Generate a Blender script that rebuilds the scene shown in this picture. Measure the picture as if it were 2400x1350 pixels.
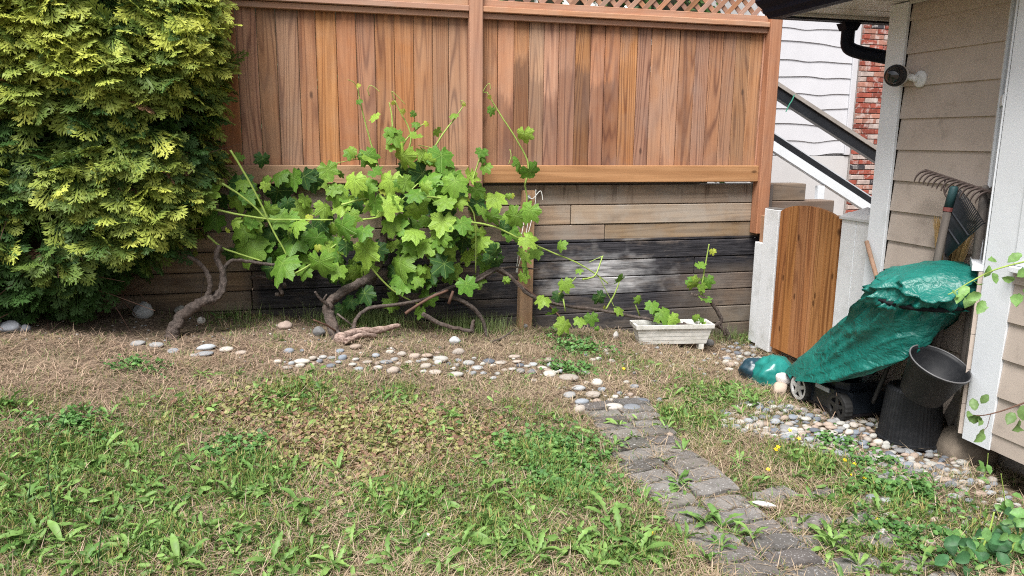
import bpy, math, numpy as np
from mathutils import Vector, Matrix, Euler, noise as mnoise
for o in list(bpy.data.objects):
    bpy.data.objects.remove(o)
scene = bpy.context.scene
COL = scene.collection
RAD = math.radians

# ------------------------------------------------------------------ camera
CAM = np.array([0.0, 0.0, 1.5])
YAW, PITCH, ROLL, FPX = 0.259810, 0.193452, 0.009918, 1769.19
def cam_basis():
    cy, sy, cp, sp = math.cos(YAW), math.sin(YAW), math.cos(PITCH), math.sin(PITCH)
    fwd = np.array([sy*cp, cy*cp, -sp]); right = np.array([cy, -sy, 0.0]); up = np.cross(right, fwd)
    cr, sr = math.cos(ROLL), math.sin(ROLL)
    return cr*right + sr*up, -sr*right + cr*up, fwd
CR, CU, CF = cam_basis()
cam_d = bpy.data.cameras.new('camera'); cam = bpy.data.objects.new('camera', cam_d); COL.objects.link(cam)
cam_d.sensor_width = 36.0; cam_d.lens = FPX/2400*36.0; cam_d.clip_start = 0.05; cam_d.clip_end = 400
M = Matrix(((CR[0], CU[0], -CF[0], CAM[0]), (CR[1], CU[1], -CF[1], CAM[1]), (CR[2], CU[2], -CF[2], CAM[2]), (0, 0, 0, 1)))
cam.matrix_world = M
scene.camera = cam

# ------------------------------------------------------------------ light
SUN_EL, SUN_AZ = RAD(58), RAD(214)          # high, behind the camera and to its left
world = bpy.data.worlds.new('World'); scene.world = world; world.use_nodes = True
wn = world.node_tree
sky = wn.nodes.new('ShaderNodeTexSky'); sky.sky_type = 'NISHITA'; sky.sun_disc = False
sky.sun_elevation = SUN_EL; sky.sun_rotation = SUN_AZ; sky.air_density = 1.0; sky.dust_density = 4.0; sky.ozone_density = 1.0
hs = wn.nodes.new('ShaderNodeHueSaturation'); hs.inputs['Saturation'].default_value = 0.38   # thin overcast: nearly grey sky
wn.links.new(sky.outputs[0], hs.inputs['Color']); wn.links.new(hs.outputs[0], wn.nodes['Background'].inputs['Color'])
wn.nodes['Background'].inputs['Strength'].default_value = 0.095
sd = bpy.data.lights.new('sun', 'SUN'); sd.energy = 3.2; sd.angle = RAD(28); sd.color = (1.0, 0.975, 0.94)
sun = bpy.data.objects.new('sun', sd); COL.objects.link(sun)
sv = Vector((math.sin(SUN_AZ)*math.cos(SUN_EL), math.cos(SUN_AZ)*math.cos(SUN_EL), math.sin(SUN_EL)))
sun.rotation_euler = sv.to_track_quat('Z', 'Y').to_euler(); sun.location = (-4, -6, 9)
scene.view_settings.view_transform = 'Standard'; scene.view_settings.look = 'None'
scene.view_settings.gamma = 1.0; scene.view_settings.use_curve_mapping = False
scene.view_settings.exposure = 1.0
scene.render.engine = 'CYCLES'
scene.cycles.filter_width = 1.1; scene.cycles.use_denoising = False; scene.cycles.max_bounces = 5; scene.cycles.sample_clamp_indirect = 3.0; scene.cycles.transparent_max_bounces = 4

# ------------------------------------------------------------------ measuring helpers
RNG = np.random.default_rng(7)
def ray(px, py):
    return CF + CR*((px-1200)/FPX) + CU*((675-py)/FPX)
def on_y(px, py, y):
    r = ray(px, py); return CAM + r*(y/r[1])
def on_x(px, py, x):
    r = ray(px, py); return CAM + r*(x/r[0])
def sstep(a, b, t):
    t = np.clip((t-a)/(b-a), 0, 1); return t*t*(3-2*t)
def ground_z(x, y):
    """height of the yard: banked up to the left along the timber wall, falling to the gate"""
    x = np.asarray(x, float); y = np.asarray(y, float)
    wall = 0.02 + 0.1*(1.61-np.clip(x, -2.6, 3.8))
    s = 0.32 + 0.68*sstep(1.6, 5.0, y)
    b = 0.012*np.sin(x*3.1+1.3)*np.sin(y*2.7+.4) + 0.007*np.sin(x*7.3+y*5.1) + 0.006*np.sin(y*9.7-x*4.3)
    z = wall*s + b
    under = sstep(3.05, 3.3, x)*sstep(3.2, 2.9, y)*(-0.06)
    back = sstep(5.75, 6.1, y)
    return (z+under)*(1-back) - 0.35*back
def on_g(px, py):
    r = ray(px, py); t = 1.0/abs(r[1])          # walk out along the sight line to the first soil it meets
    while True:
        p = CAM + r*t
        if p[2] <= float(ground_z(p[0], p[1])) or p[1] > 5.6: break
        t += .01
    p[2] = float(ground_z(p[0], p[1]))
    return p
def dist(p):
    return float((np.asarray(p)-CAM) @ CF)
def px2m(n, p):
    return n*dist(p)/FPX

# ------------------------------------------------------------------ mesh helpers
class MB:
    def __init__(s): s.v = []; s.f = []; s.c = []
    def add(s, vs, fs, c=None):
        n = len(s.v); s.v += [tuple(map(float, v)) for v in vs]; s.f += [tuple(i+n for i in f) for f in fs]
        s.c += [c or (1, 1, 1)]*len(vs) if not isinstance(c, list) else c
        return s
    def box(s, x0, x1, y0, y1, z0, z1, ch=0.0):
        if ch <= 0:
            vs = [(x, y, z) for z in (z0, z1) for y in (y0, y1) for x in (x0, x1)]
            return s.add(vs, [(0,2,3,1),(4,5,7,6),(0,1,5,4),(2,6,7,3),(0,4,6,2),(1,3,7,5)])
        vs = []; idx = {}
        X, Y, Z = (x0, x1), (y0, y1), (z0, z1)
        for i in (0, 1):
            for j in (0, 1):
                for k in (0, 1):
                    sx, sy, sz = (1, -1)[i], (1, -1)[j], (1, -1)[k]
                    for a in range(3):      # a = axis whose face this vertex lies on
                        p = [X[i]+(0 if a == 0 else sx*ch), Y[j]+(0 if a == 1 else sy*ch), Z[k]+(0 if a == 2 else sz*ch)]
                        idx[i, j, k, a] = len(vs); vs.append(p)
        fs = []
        g = lambda i, j, k, a: idx[i, j, k, a]
        for i in (0, 1):
            q = [g(i,0,0,0), g(i,1,0,0), g(i,1,1,0), g(i,0,1,0)]; fs.append(q if i else q[::-1])
            q = [g(0,i,0,1), g(0,i,1,1), g(1,i,1,1), g(1,i,0,1)]; fs.append(q if i else q[::-1])
            q = [g(0,0,i,2), g(1,0,i,2), g(1,1,i,2), g(0,1,i,2)]; fs.append(q if i else q[::-1])
        for i in (0, 1):
            for j in (0, 1):
                q = [g(i,j,0,0), g(i,j,0,1), g(i,j,1,1), g(i,j,1,0)]; fs.append(q if i == j else q[::-1])
                q = [g(i,0,j,0), g(i,1,j,0), g(i,1,j,2), g(i,0,j,2)]; fs.append(q if i == j else q[::-1])
                q = [g(0,i,j,1), g(0,i,j,2), g(1,i,j,2), g(1,i,j,1)]; fs.append(q if i == j else q[::-1])
                for k in (0, 1):
                    q = [g(i,j,k,0), g(i,j,k,1), g(i,j,k,2)]; fs.append(q if (i+j+k) % 2 else q[::-1])
        return s.add(vs, fs)
    def tube(s, pts, rad, n=6, cap=True, wob=0.0, rng=None, ridge=None):
        pts = [Vector(p) for p in pts]; m = len(pts)
        rad = rad if hasattr(rad, '__len__') else [rad]*m
        if len(rad) != m: rad = list(np.interp(np.linspace(0, 1, m), np.linspace(0, 1, len(rad)), rad))
        vs = []; prev = None
        for i, p in enumerate(pts):
            t = (pts[min(i+1, m-1)]-pts[max(i-1, 0)])
            t = t.normalized() if t.length > 1e-9 else Vector((0, 0, 1))
            a = prev if prev is not None else (Vector((0, 0, 1)) if abs(t.z) < .9 else Vector((1, 0, 0)))
            a = (a - t*a.dot(t)); a = a.normalized() if a.length > 1e-6 else t.orthogonal().normalized()
            prev = a; b = t.cross(a)
            for k in range(n):
                an = 2*math.pi*k/n; r = rad[i]*(1+(wob*(rng.random()*2-1) if rng is not None else 0)+(ridge[(k+i//5) % n]+.5*ridge[(3*k+i//9) % n] if ridge is not None else 0))
                vs.append(p+(a*math.cos(an)+b*math.sin(an))*r)
        fs = [(i*n+k, i*n+(k+1) % n, (i+1)*n+(k+1) % n, (i+1)*n+k) for i in range(m-1) for k in range(n)]
        if cap: fs += [tuple(range(n))[::-1], tuple((m-1)*n+k for k in range(n))]
        return s.add(vs, fs)
    def lathe(s, prof, n=32, M=None, cap0=True, cap1=False, rib=0.0, ribn=0):
        vs = []
        for (r, z) in prof:
            for k in range(n):
                a = 2*math.pi*k/n; rr = r*(1+(rib if (ribn and k % 2) else 0)); p = Vector((rr*math.cos(a), rr*math.sin(a), z))
                vs.append(M @ p if M is not None else p)
        m = len(prof)
        fs = [(i*n+k, i*n+(k+1) % n, (i+1)*n+(k+1) % n, (i+1)*n+k) for i in range(m-1) for k in range(n)]
        if cap0: fs.append(tuple(range(n))[::-1])
        if cap1: fs.append(tuple((m-1)*n+k for k in range(n)))
        return s.add(vs, fs)
    def prism(s, poly, d0, d1, axis='y'):
        """poly of (a,b) pairs extruded along axis between d0 and d1"""
        mk = {'y': lambda a, b, d: (a, d, b), 'x': lambda a, b, d: (d, a, b), 'z': lambda a, b, d: (a, b, d)}[axis]
        n = len(poly); vs = [mk(a, b, d0) for a, b in poly]+[mk(a, b, d1) for a, b in poly]
        fs = [tuple(range(n)), tuple(range(2*n-1, n-1, -1))]+[(i, i+n, (i+1) % n+n, (i+1) % n) for i in range(n)]
        s.add(vs, fs); return s
    def mesh(s, name, mat=None, smooth=False, col=False):
        me = bpy.data.meshes.new(name); me.from_pydata(s.v, [], s.f)
        if mat: me.materials.append(mat)
        if col:
            at = me.color_attributes.new('Col', 'FLOAT_COLOR', 'POINT')
            at.data.foreach_set('color', np.array([(*c, 1) for c in s.c], 'f').ravel())
        if smooth: me.shade_smooth()
        me.validate(); fix_normals(me)
        return me
import bmesh
def fix_normals(me):
    bm = bmesh.new(); bm.from_mesh(me); bmesh.ops.recalc_face_normals(bm, faces=bm.faces); bm.to_mesh(me); bm.free()

def np_mesh(name, V, F, mat, col=None, smooth=False):
    """V (N,3); F (M,3) or (M,4) int array"""
    me = bpy.data.meshes.new(name); k = F.shape[1]
    me.vertices.add(len(V)); me.vertices.foreach_set('co', np.ascontiguousarray(V, 'f').ravel())
    me.loops.add(F.size); me.loops.foreach_set('vertex_index', np.ascontiguousarray(F, 'i').ravel())
    me.polygons.add(len(F)); me.polygons.foreach_set('loop_start', np.arange(0, F.size, k, dtype='i'))
    me.polygons.foreach_set('loop_total', np.full(len(F), k, 'i'))
    if smooth: me.polygons.foreach_set('use_smooth', np.ones(len(F), bool))
    me.update(calc_edges=True)
    if col is not None:
        at = me.color_attributes.new('Col', 'FLOAT_COLOR', 'POINT')
        c = np.ones((len(V), 4), 'f'); c[:, :3] = col; at.data.foreach_set('color', c.ravel())
    me.materials.append(mat)
    return me
def link(name, me, parent=None, loc=None, matrix=None, color=None):
    o = bpy.data.objects.new(name, me); COL.objects.link(o)
    if parent is not None:
        o.parent = parent
        inv = parent.matrix_world_cached.inverted() if hasattr(parent, 'matrix_world_cached') else ROOTS[parent.name].inverted()
        o.matrix_local = inv @ (matrix if matrix is not None else Matrix.Translation(Vector(loc) if loc is not None else Vector((0, 0, 0))))
    else:
        if matrix is not None: o.matrix_world = matrix
        elif loc is not None: o.location = loc
    ROOTS[o.name] = matrix if matrix is not None else Matrix.Translation(Vector(loc) if loc is not None else Vector((0, 0, 0)))
    if color is not None: o.color = (*color, 1)
    return o
ROOTS = {}
def tag(o, label=None, cat=None, group=None, kind=None):
    if label: o['label'] = label
    if cat: o['category'] = cat
    if group: o['group'] = group
    if kind: o['kind'] = kind
    return o
def thing(name, loc, label, cat, group=None, kind=None):
    o = link(name, None, None, loc=tuple(float(c) for c in loc)); return tag(o, label, cat, group, kind)
def part(name, mb, mat, parent, smooth=False, color=None, col=False):
    me = mb.mesh(name, mat, smooth, col) if isinstance(mb, MB) else mb
    return link(name, me, parent, color=color)
def frame(p, z, y, s=1.0):
    """matrix with local +Z along z and local +Y near y"""
    z = Vector(z).normalized(); y = Vector(y); y = (y - z*y.dot(z)).normalized(); x = y.cross(z)
    m = Matrix(((x[0], y[0], z[0], 0), (x[1], y[1], z[1], 0), (x[2], y[2], z[2], 0), (0, 0, 0, 1)))
    sc = Matrix.Diagonal((*( (s, s, s) if not hasattr(s, '__len__') else s), 1))
    return Matrix.Translation(Vector(p)) @ m @ sc
def spline(pts, n=6):
    """Catmull-Rom through pts"""
    P = [np.asarray(p, float) for p in pts]
    if len(P) < 3: return P
    out = []
    for i in range(len(P)-1):
        p0, p1, p2, p3 = P[max(i-1, 0)], P[i], P[i+1], P[min(i+2, len(P)-1)]
        for k in range(n):
            t = k/n; out.append(.5*((2*p1)+(-p0+p2)*t+(2*p0-5*p1+4*p2-p3)*t*t+(-p0+3*p1-3*p2+p3)*t**3))
    out.append(P[-1]); return out

# ------------------------------------------------------------------ materials
class Mat:
    def __init__(s, name, rough=.7, spec=.3):
        s.m = bpy.data.materials.new(name); s.m.use_nodes = True; s.t = s.m.node_tree; s.b = s.t.nodes['Principled BSDF']
        s.b.inputs['Roughness'].default_value = rough; s.b.inputs['Specular IOR Level'].default_value = spec
    def n(s, ty, **kw):
        nd = s.t.nodes.new('ShaderNode'+ty)
        for k, v in kw.items():
            if k.startswith('i_'):
                key = k[2:]; key = int(key) if key.isdigit() else key.replace('_', ' '); s.set(nd.inputs[key], v)
            else: setattr(nd, k, v)
        return nd
    def set(s, inp, v):
        if isinstance(v, bpy.types.NodeSocket): s.t.links.new(v, inp)
        else: inp.default_value = v
    def math(s, op, a, b=None, c=None, clamp=False):
        nd = s.t.nodes.new('ShaderNodeMath'); nd.operation = op; nd.use_clamp = clamp
        for i, v in enumerate((a, b, c)):
            if v is not None: s.set(nd.inputs[i], v)
        return nd.outputs[0]
    def vmath(s, op, a, b=None):
        nd = s.t.nodes.new('ShaderNodeVectorMath'); nd.operation = op
        s.set(nd.inputs[0], a)
        if b is not None: s.set(nd.inputs[1], b)
        return nd.outputs[0]
    def mapping(s, vec, scale):
        nd = s.t.nodes.new('ShaderNodeMapping'); s.set(nd.inputs['Vector'], vec); nd.inputs['Scale'].default_value = scale; return nd.outputs[0]
    def noise(s, vec, scale, detail=2, rough=.5, dist=0.0):
        nd = s.t.nodes.new('ShaderNodeTexNoise'); s.set(nd.inputs['Vector'], vec); nd.inputs['Scale'].default_value = scale
        nd.inputs['Detail'].default_value = detail; nd.inputs['Roughness'].default_value = rough; nd.inputs['Distortion'].default_value = dist
        return nd.outputs['Fac']
    def ramp(s, fac, stops):
        nd = s.t.nodes.new('ShaderNodeValToRGB'); s.set(nd.inputs[0], fac); e = nd.color_ramp.elements
        while len(e) < len(stops): e.new(.5)
        for el, (p, c) in zip(e, stops):
            el.position = p; el.color = (*c, 1) if hasattr(c, '__len__') else (c, c, c, 1)
        return nd.outputs[0]
    def mix(s, fac, a, b, mode='MIX'):
        nd = s.t.nodes.new('ShaderNodeMix'); nd.data_type = 'RGBA'; nd.blend_type = mode
        s.set(nd.inputs[0], fac)
        for i, v in ((6, a), (7, b)):
            if not isinstance(v, bpy.types.NodeSocket): v = (*v, 1)
            s.set(nd.inputs[i], v)
        return nd.outputs[2]
    def rng(s, v, a, b, c=0.0, d=1.0):
        nd = s.t.nodes.new('ShaderNodeMapRange'); s.set(nd.inputs[0], v)
        for i, x in enumerate((a, b, c, d)): nd.inputs[i+1].default_value = x
        return nd.outputs[0]
    def base(s, c): s.set(s.b.inputs['Base Color'], c if isinstance(c, bpy.types.NodeSocket) else (*c, 1)); return s
    def bump(s, h, strength=.3, d=.01):
        nd = s.t.nodes.new('ShaderNodeBump'); s.set(nd.inputs['Height'], h); nd.inputs['Strength'].default_value = strength; nd.inputs['Distance'].default_value = d
        s.t.links.new(nd.outputs[0], s.b.inputs['Normal']); return s
    def coords(s): return s.t.nodes.new('ShaderNodeTexCoord').outputs['Object']
    def pos(s): return s.t.nodes.new('ShaderNodeNewGeometry').outputs['Position']
    def xyz(s, v):
        nd = s.t.nodes.new('ShaderNodeSeparateXYZ'); s.set(nd.inputs[0], v); return nd.outputs
    def oinfo(s): return s.t.nodes.new('ShaderNodeObjectInfo').outputs
    def translucent(s, color, fac):
        tr = s.n('BsdfTranslucent'); s.set(tr.inputs[0], color); mx = s.n('MixShader'); mx.inputs[0].default_value = fac
        out = s.t.nodes['Material Output']
        s.t.links.new(s.b.outputs[0], mx.inputs[1]); s.t.links.new(tr.outputs[0], mx.inputs[2]); s.t.links.new(mx.outputs[0], out.inputs[0])

def wood(name, light, mid, dark, axis, grey=None, greyamt=.0, rings=18., rough=.75, vary=.35, knots=True, stain=None, ringamt=.7, across=5.0, hue=1., knotn=.8):
    """sawn timber: cathedral grain along axis, fibres, knots, per-piece tint; stain(m, color, pos) adds marks that have a shape of their own"""
    m = Mat(name, rough, .25); oi = m.oinfo(); P = m.coords()
    off = m.math('MULTIPLY', oi['Random'], 61.7)
    cv = m.n('CombineXYZ', i_0=off, i_1=m.math('MULTIPLY', off, 1.7), i_2=m.math('MULTIPLY', off, -.9)).outputs[0]
    P = m.vmath('ADD', P, cv)
    sl = [1.0, 1.0, 1.0]; sl[axis] = .055
    G = m.mapping(P, sl)
    big = m.noise(G, across, 2, .45, .15)
    ring = m.math('SINE', m.math('MULTIPLY', big, rings*6.283))
    ring = m.rng(ring, -1, 1)
    ring = m.math('POWER', ring, 2.8)
    mask = m.rng(m.noise(G, 7.0, 2), .3, .6, .25, 1)
    sf = [1.0, 1.0, 1.0]; sf[axis] = .02
    fib = m.noise(m.mapping(P, sf), 190., 3, .6)
    fib2 = m.noise(m.mapping(P, sf), 45., 2, .5)
    c = m.mix(m.rng(fib2, .36, .64), mid, light)
    c = m.mix(m.math('MULTIPLY', m.math('MULTIPLY', ring, mask), ringamt), c, dark)
    c = m.mix(m.rng(fib, .45, .75, 0, .35), c, dark)
    blot = m.noise(P, 2.2, 3, .6)
    c = m.mix(m.rng(blot, .35, .7, 0, .3), c, m.mix(.5, mid, dark))
    if knots:
        sk = [1.0, 1.0, 1.0]; sk[axis] = .45
        Q = m.xyz(m.mapping(P, sk)); vo = m.n('TexVoronoi', i_Vector=m.n('CombineXYZ', i_0=(m.math('ADD', Q[0], Q[1]) if axis == 2 else m.math('ADD', Q[1], Q[2])), i_1=Q[axis]).outputs[0]); vo.voronoi_dimensions = '2D'; vo.inputs['Scale'].default_value = 6.5
        pick = m.math('GREATER_THAN', m.xyz(vo.outputs['Color'])[0], knotn)
        kn = m.math('MULTIPLY', m.rng(vo.outputs['Distance'], .10, .045), pick)
        c = m.mix(m.math('MULTIPLY', kn, .75), c, tuple(x*.35 for x in dark))
    if grey is not None:
        gm = m.math('MULTIPLY', m.rng(m.noise(P, 3.5, 4, .65), .4, .65), greyamt)
        gm = m.math('ADD', gm, m.math('MULTIPLY', m.math('MULTIPLY', m.math('FRACT', m.math('MULTIPLY', oi['Random'], 7.3)), greyamt), .6), clamp=True)
        c = m.mix(gm, c, grey)
    hv = m.n('HueSaturation'); m.set(hv.inputs['Color'], c)
    m.set(hv.inputs['Value'], m.rng(oi['Random'], 0, 1, 1-vary, 1+vary*.7))
    m.set(hv.inputs['Hue'], m.rng(m.math('FRACT', m.math('MULTIPLY', oi['Random'], 13.1)), 0, 1, .5-.005*hue, .5+.011*hue))
    m.set(hv.inputs['Saturation'], m.rng(m.math('FRACT', m.math('MULTIPLY', oi['Random'], 5.9)), 0, 1, 1-.2*hue, 1+.1*hue))
    c = hv.outputs[0]
    if stain: c = stain(m, c, m.pos())
    m.base(c)
    m.bump(m.math('ADD', m.math('MULTIPLY', fib, .6), m.math('MULTIPLY', ring, -.25)), .35, .004)
    return m.m

def stain_panel(m, c, P):
    """dried sprinkler / soil marks: a ragged dark patch low on the right-hand panel, greyed boards beside it, dark streaks under the cap"""
    X, Y, Z = m.xyz(P)
    n1 = m.noise(m.mapping(P, (1.0, 1.0, .35)), 5.5, 3, .6)
    rb_ = m.math('FRACT', m.math('MULTIPLY', m.oinfo()['Random'], 9.7))
    top = m.math('ADD', m.math('ADD', m.rng(n1, .2, .8, -.12, .12), m.rng(rb_, 0, 1, -.26, .10)), 2.02)
    top = m.math('ADD', top, m.rng(m.noise(m.mapping(P, (1, 1, .1)), 60., 3, .6), .3, .7, -.05, .05))
    low = m.rng(m.math('SUBTRACT', top, Z), -.02, .06)
    xr = m.math('MULTIPLY', m.rng(X, 1.25, 1.42), m.rng(X, 2.75, 2.2))
    mk = m.math('MULTIPLY', m.math('MULTIPLY', low, xr), m.rng(m.math('FRACT', m.math('MULTIPLY', rb_, 5.3)), 0, 1, .3, .72))
    c = m.mix(mk, c, m.mix(.8, c, (.045, .022, .019)))
    n2 = m.noise(m.mapping(P, (1., 1., .4)), 4.0, 3, .6)
    pale = m.math('MULTIPLY', m.rng(n2, .48, .66), m.math('MULTIPLY', m.rng(X, 1.9, 2.3), m.rng(X, 3.5, 3.1)))
    c = m.mix(m.math('MULTIPLY', pale, .4), c, (.34, .235, .19))
    streak = m.math('MULTIPLY', m.rng(Z, 2.26, 2.37), m.rng(m.noise(m.mapping(P, (1., 1., .12)), 22., 3), .4, .62))  # dark streaks, strongest next to the cap
    c = m.mix(m.math('MULTIPLY', streak, .6), c, (.05, .025, .02))
    foot = m.math('MULTIPLY', m.rng(Z, 1.5, 1.3), m.rng(m.noise(P, 8., 3), .42, .62))
    return m.mix(m.math('MULTIPLY', foot, .3), c, (.2, .13, .1))

def stain_timber(m, c, P):
    """old creosote: the lower courses are nearly black with a pale bloom worn through, runs down the top course"""
    X, Y, Z = m.xyz(P)
    n = m.noise(m.mapping(P, (.7, 1, 1)), 6., 3, .6)
    edge = m.math('ADD', m.rng(X, 1.0, 3.6, .725, .72), 0.0)
    low = m.rng(m.math('SUBTRACT', edge, Z), -.004, .004)
    worn = m.math('MULTIPLY', m.rng(X, 2.75, 3.45), m.rng(Z, .5, .36))
    worn = m.math('MULTIPLY', worn, m.rng(n, .3, .55, .5, 1))
    left = m.rng(X, -.38, -.52, 0, .6)
    blk = m.math('MULTIPLY', low, m.math('SUBTRACT', 1.0, m.math('MAXIMUM', m.math('MULTIPLY', worn, .75), left)))
    blk = m.math('MULTIPLY', blk, m.rng(n, .2, .45, .8, 1.0))
    fine = m.noise(m.mapping(P, (.05, 1, 1)), 120., 3, .6)
    blk = m.math('MULTIPLY', blk, m.rng(m.noise(m.mapping(P, (.25, 1, 1)), 9., 4, .7), .3, .5, .62, 1.0))
    c = m.mix(blk, c, m.mix(m.rng(fine, .35, .7), (.009, .009, .012), (.055, .053, .06)))
    dx = m.math('DIVIDE', m.math('SUBTRACT', X, 2.3), .5); dz = m.math('DIVIDE', m.math('SUBTRACT', Z, .47), .24)
    rr = m.math('SQRT', m.math('ADD', m.math('MULTIPLY', dx, dx), m.math('MULTIPLY', dz, dz)))
    saw = m.noise(m.mapping(m.vmath('ADD', P, m.n('CombineXYZ', i_0=m.math('MULTIPLY', Z, .6)).outputs[0]), (.10, 1, .55)), 60., 3, .6)
    tr_ = m.math('FRACT', m.math('MULTIPLY', m.oinfo()['Random'], 23.7))
    bl = m.math('ADD', m.math('ADD', rr, m.rng(n, .2, .8, -.6, .6)), m.rng(tr_, 0, 1, -.35, .35))
    bl = m.math('MULTIPLY', m.rng(bl, 1.05, .1), m.rng(m.math('ADD', saw, m.math('MULTIPLY', fine, .7)), .55, 1.12))
    c = m.mix(m.math('MULTIPLY', m.math('MULTIPLY', bl, low), .9), c, (.5, .5, .51))
    run = m.math('MULTIPLY', m.rng(Z, .98, 1.1), m.rng(m.noise(m.mapping(P, (1., 1., .08)), 13., 3, .6), .54, .64))
    c = m.mix(m.math('MULTIPLY', run, .7), c, (.05, .027, .017))
    soil = m.math('MULTIPLY', m.rng(m.math('SUBTRACT', Z, m.rng(X, -.6, 3.6, .22, -.2)), .16, .0), .5)
    return m.mix(soil, c, (.1, .085, .07))

CEDAR = wood('cedar_board', (.47, .226, .112), (.385, .165, .074), (.12, .038, .02), 2, (.33, .235, .18), .2, 21., .8, .2, stain=stain_panel, knots=True, knotn=.955, ringamt=.8, across=4.8, hue=.8)
CEDAR_H = wood('cedar_trim', (.47, .25, .155), (.4, .19, .11), (.2, .08, .045), 0, (.36, .28, .23), .3, 12., .72, .12, ringamt=.35)
RAIL = wood('treated_rail', (.46, .245, .135), (.40, .20, .105), (.2, .085, .04), 0, None, 0, 12., .65, .08, ringamt=.45)
POST_W = wood('fence_post_wood', (.46, .23, .125), (.38, .175, .09), (.18, .07, .038), 2, (.3, .2, .15), .25, 16., .72, .15, ringamt=.4)
TIMBER = wood('weathered_timber', (.36, .25, .165), (.28, .185, .12), (.12, .075, .048), 0, (.3, .255, .215), .6, 15., .85, .25, stain=stain_timber, ringamt=.7)
GATE_W = wood('stained_gate_wood', (.52, .25, .105), (.43, .185, .068), (.16, .055, .022), 2, None, 0, 15., .7, .12, ringamt=.8, hue=.35, knotn=.62)
LATH_W = wood('lattice_wood', (.4, .19, .11), (.3, .135, .08), (.15, .06, .035), 2, (.3, .22, .18), .4, 5., .75, .3, knots=False, ringamt=.3)
OLDWOOD = wood('grey_handle_wood', (.19, .155, .13), (.13, .105, .09), (.05, .04, .035), 2, (.17, .16, .155), .4, 6., .8, .2, knots=False)
DARKT = wood('dark_step_timber', (.20, .13, .085), (.145, .09, .058), (.065, .04, .028), 0, (.17, .14, .12), .4, 12., .85, .2, ringamt=.6)
STAKE = wood('stake_wood', (.42, .25, .14), (.34, .19, .1), (.17, .08, .045), 2, (.3, .24, .2), .3, 6., .75, .1, ringamt=.35)

def flat(name, c, rough=.6, spec=.3, var=.12, scale=6., bump=0., bscale=60., metal=0., dirt=None, dirtamt=.3):
    m = Mat(name, rough, spec); P = m.coords(); n = m.noise(P, scale, 4, .6)
    col = m.mix(m.rng(n, .3, .7), tuple(x*(1-var) for x in c), tuple(min(1, x*(1+var)) for x in c))
    if dirt is not None:
        d = m.math('MULTIPLY', m.rng(m.noise(P, scale*1.7, 5, .7), .52, .72), dirtamt); col = m.mix(d, col, dirt)
    m.base(col); m.b.inputs['Metallic'].default_value = metal
    if bump: m.bump(m.noise(P, bscale, 4, .6), bump, .004)
    return m.m
def white_wood(name, c, dirt, axis=2):
    m = Mat(name, .55, .3); P = m.pos(); s = [1, 1, 1]; s[axis] = .03
    f = m.noise(m.mapping(P, s), 60., 4, .65); g = m.noise(P, 5., 5, .7)
    col = m.mix(m.rng(f, .62, .74, 0, .3), c, tuple(x*.6 for x in c))
    gr = ground_fac = m.rng(m.xyz(P)[2], .25, -.18, 0, .35)
    col = m.mix(m.math('MULTIPLY', m.math('ADD', m.rng(g, .5, .75, 0, .45), gr), m.rng(g, .3, .6)), col, dirt)
    m.base(col); m.bump(f, .2, .003); return m.m
WHITE = white_wood('white_paint_wood', (.79, .815, .84), (.34, .34, .29))
TRIM = flat('white_trim_paint', (.69, .72, .755), .5, .3, .04, 3., .12, 90., dirt=(.42, .44, .42), dirtamt=.25)
def siding_mat(name, c):
    m = Mat(name, .6, .3); P = m.pos(); oi = m.oinfo()
    f = m.noise(m.mapping(P, (1, .08, 1)), 40., 4, .6); g = m.noise(P, 4.5, 5, .7)
    col = m.mix(m.rng(g, .35, .7), c, tuple(x*.86 for x in c))
    col = m.mix(m.math('MULTIPLY', m.rng(m.noise(P, 9., 5, .7), .56, .72), .35), col, (.2, .165, .14))
    sp = m.rng(m.noise(P, 85., 2), .72, .78); col = m.mix(m.math('MULTIPLY', sp, .5), col, (.15, .12, .1))
    hv = m.n('HueSaturation'); m.set(hv.inputs['Color'], col); m.set(hv.inputs['Value'], m.rng(oi['Random'], 0, 1, .95, 1.05))
    m.base(hv.outputs[0]); m.bump(m.math('ADD', f, m.math('MULTIPLY', g, .4)), .12, .004); return m.m
SIDING = siding_mat('tan_siding_paint', (.48, .41, .355))
NSIDING = flat('white_siding_paint', (.53, .53, .555), .55, .3, .05, 2., .1, 40., dirt=(.42, .42, .43), dirtamt=.2)
GUTTER = flat('black_gutter_metal', (.006, .008, .017), .6, .12, .2, 5., dirt=(.02, .02, .025), dirtamt=.3)
RAILBLK = flat('black_rail_paint', (.018, .02, .024), .3, .5, .2, 5.)
SOFFIT = None
def soffit_mat():
    m = Mat('soffit_vinyl', .5, .3); P = m.coords()
    vo = m.n('TexVoronoi', i_Vector=P); vo.inputs['Scale'].default_value = 70.; vo.inputs['Randomness'].default_value = .0
    hole = m.rng(vo.outputs['Distance'], .2, .12)
    col = m.mix(m.math('MULTIPLY', hole, .7), (.6, .58, .55), (.18, .17, .16))
    m.base(m.mix(m.math('MULTIPLY', m.rng(m.noise(P, 4., 3), .4, .7), .3), col, (.4, .37, .33))); return m.m
SOFFIT = soffit_mat()
def glass_mat():
    m = Mat('window_glass', .04, .5); m.base((.03, .035, .04)); return m.m
GLASS = glass_mat()
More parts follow.
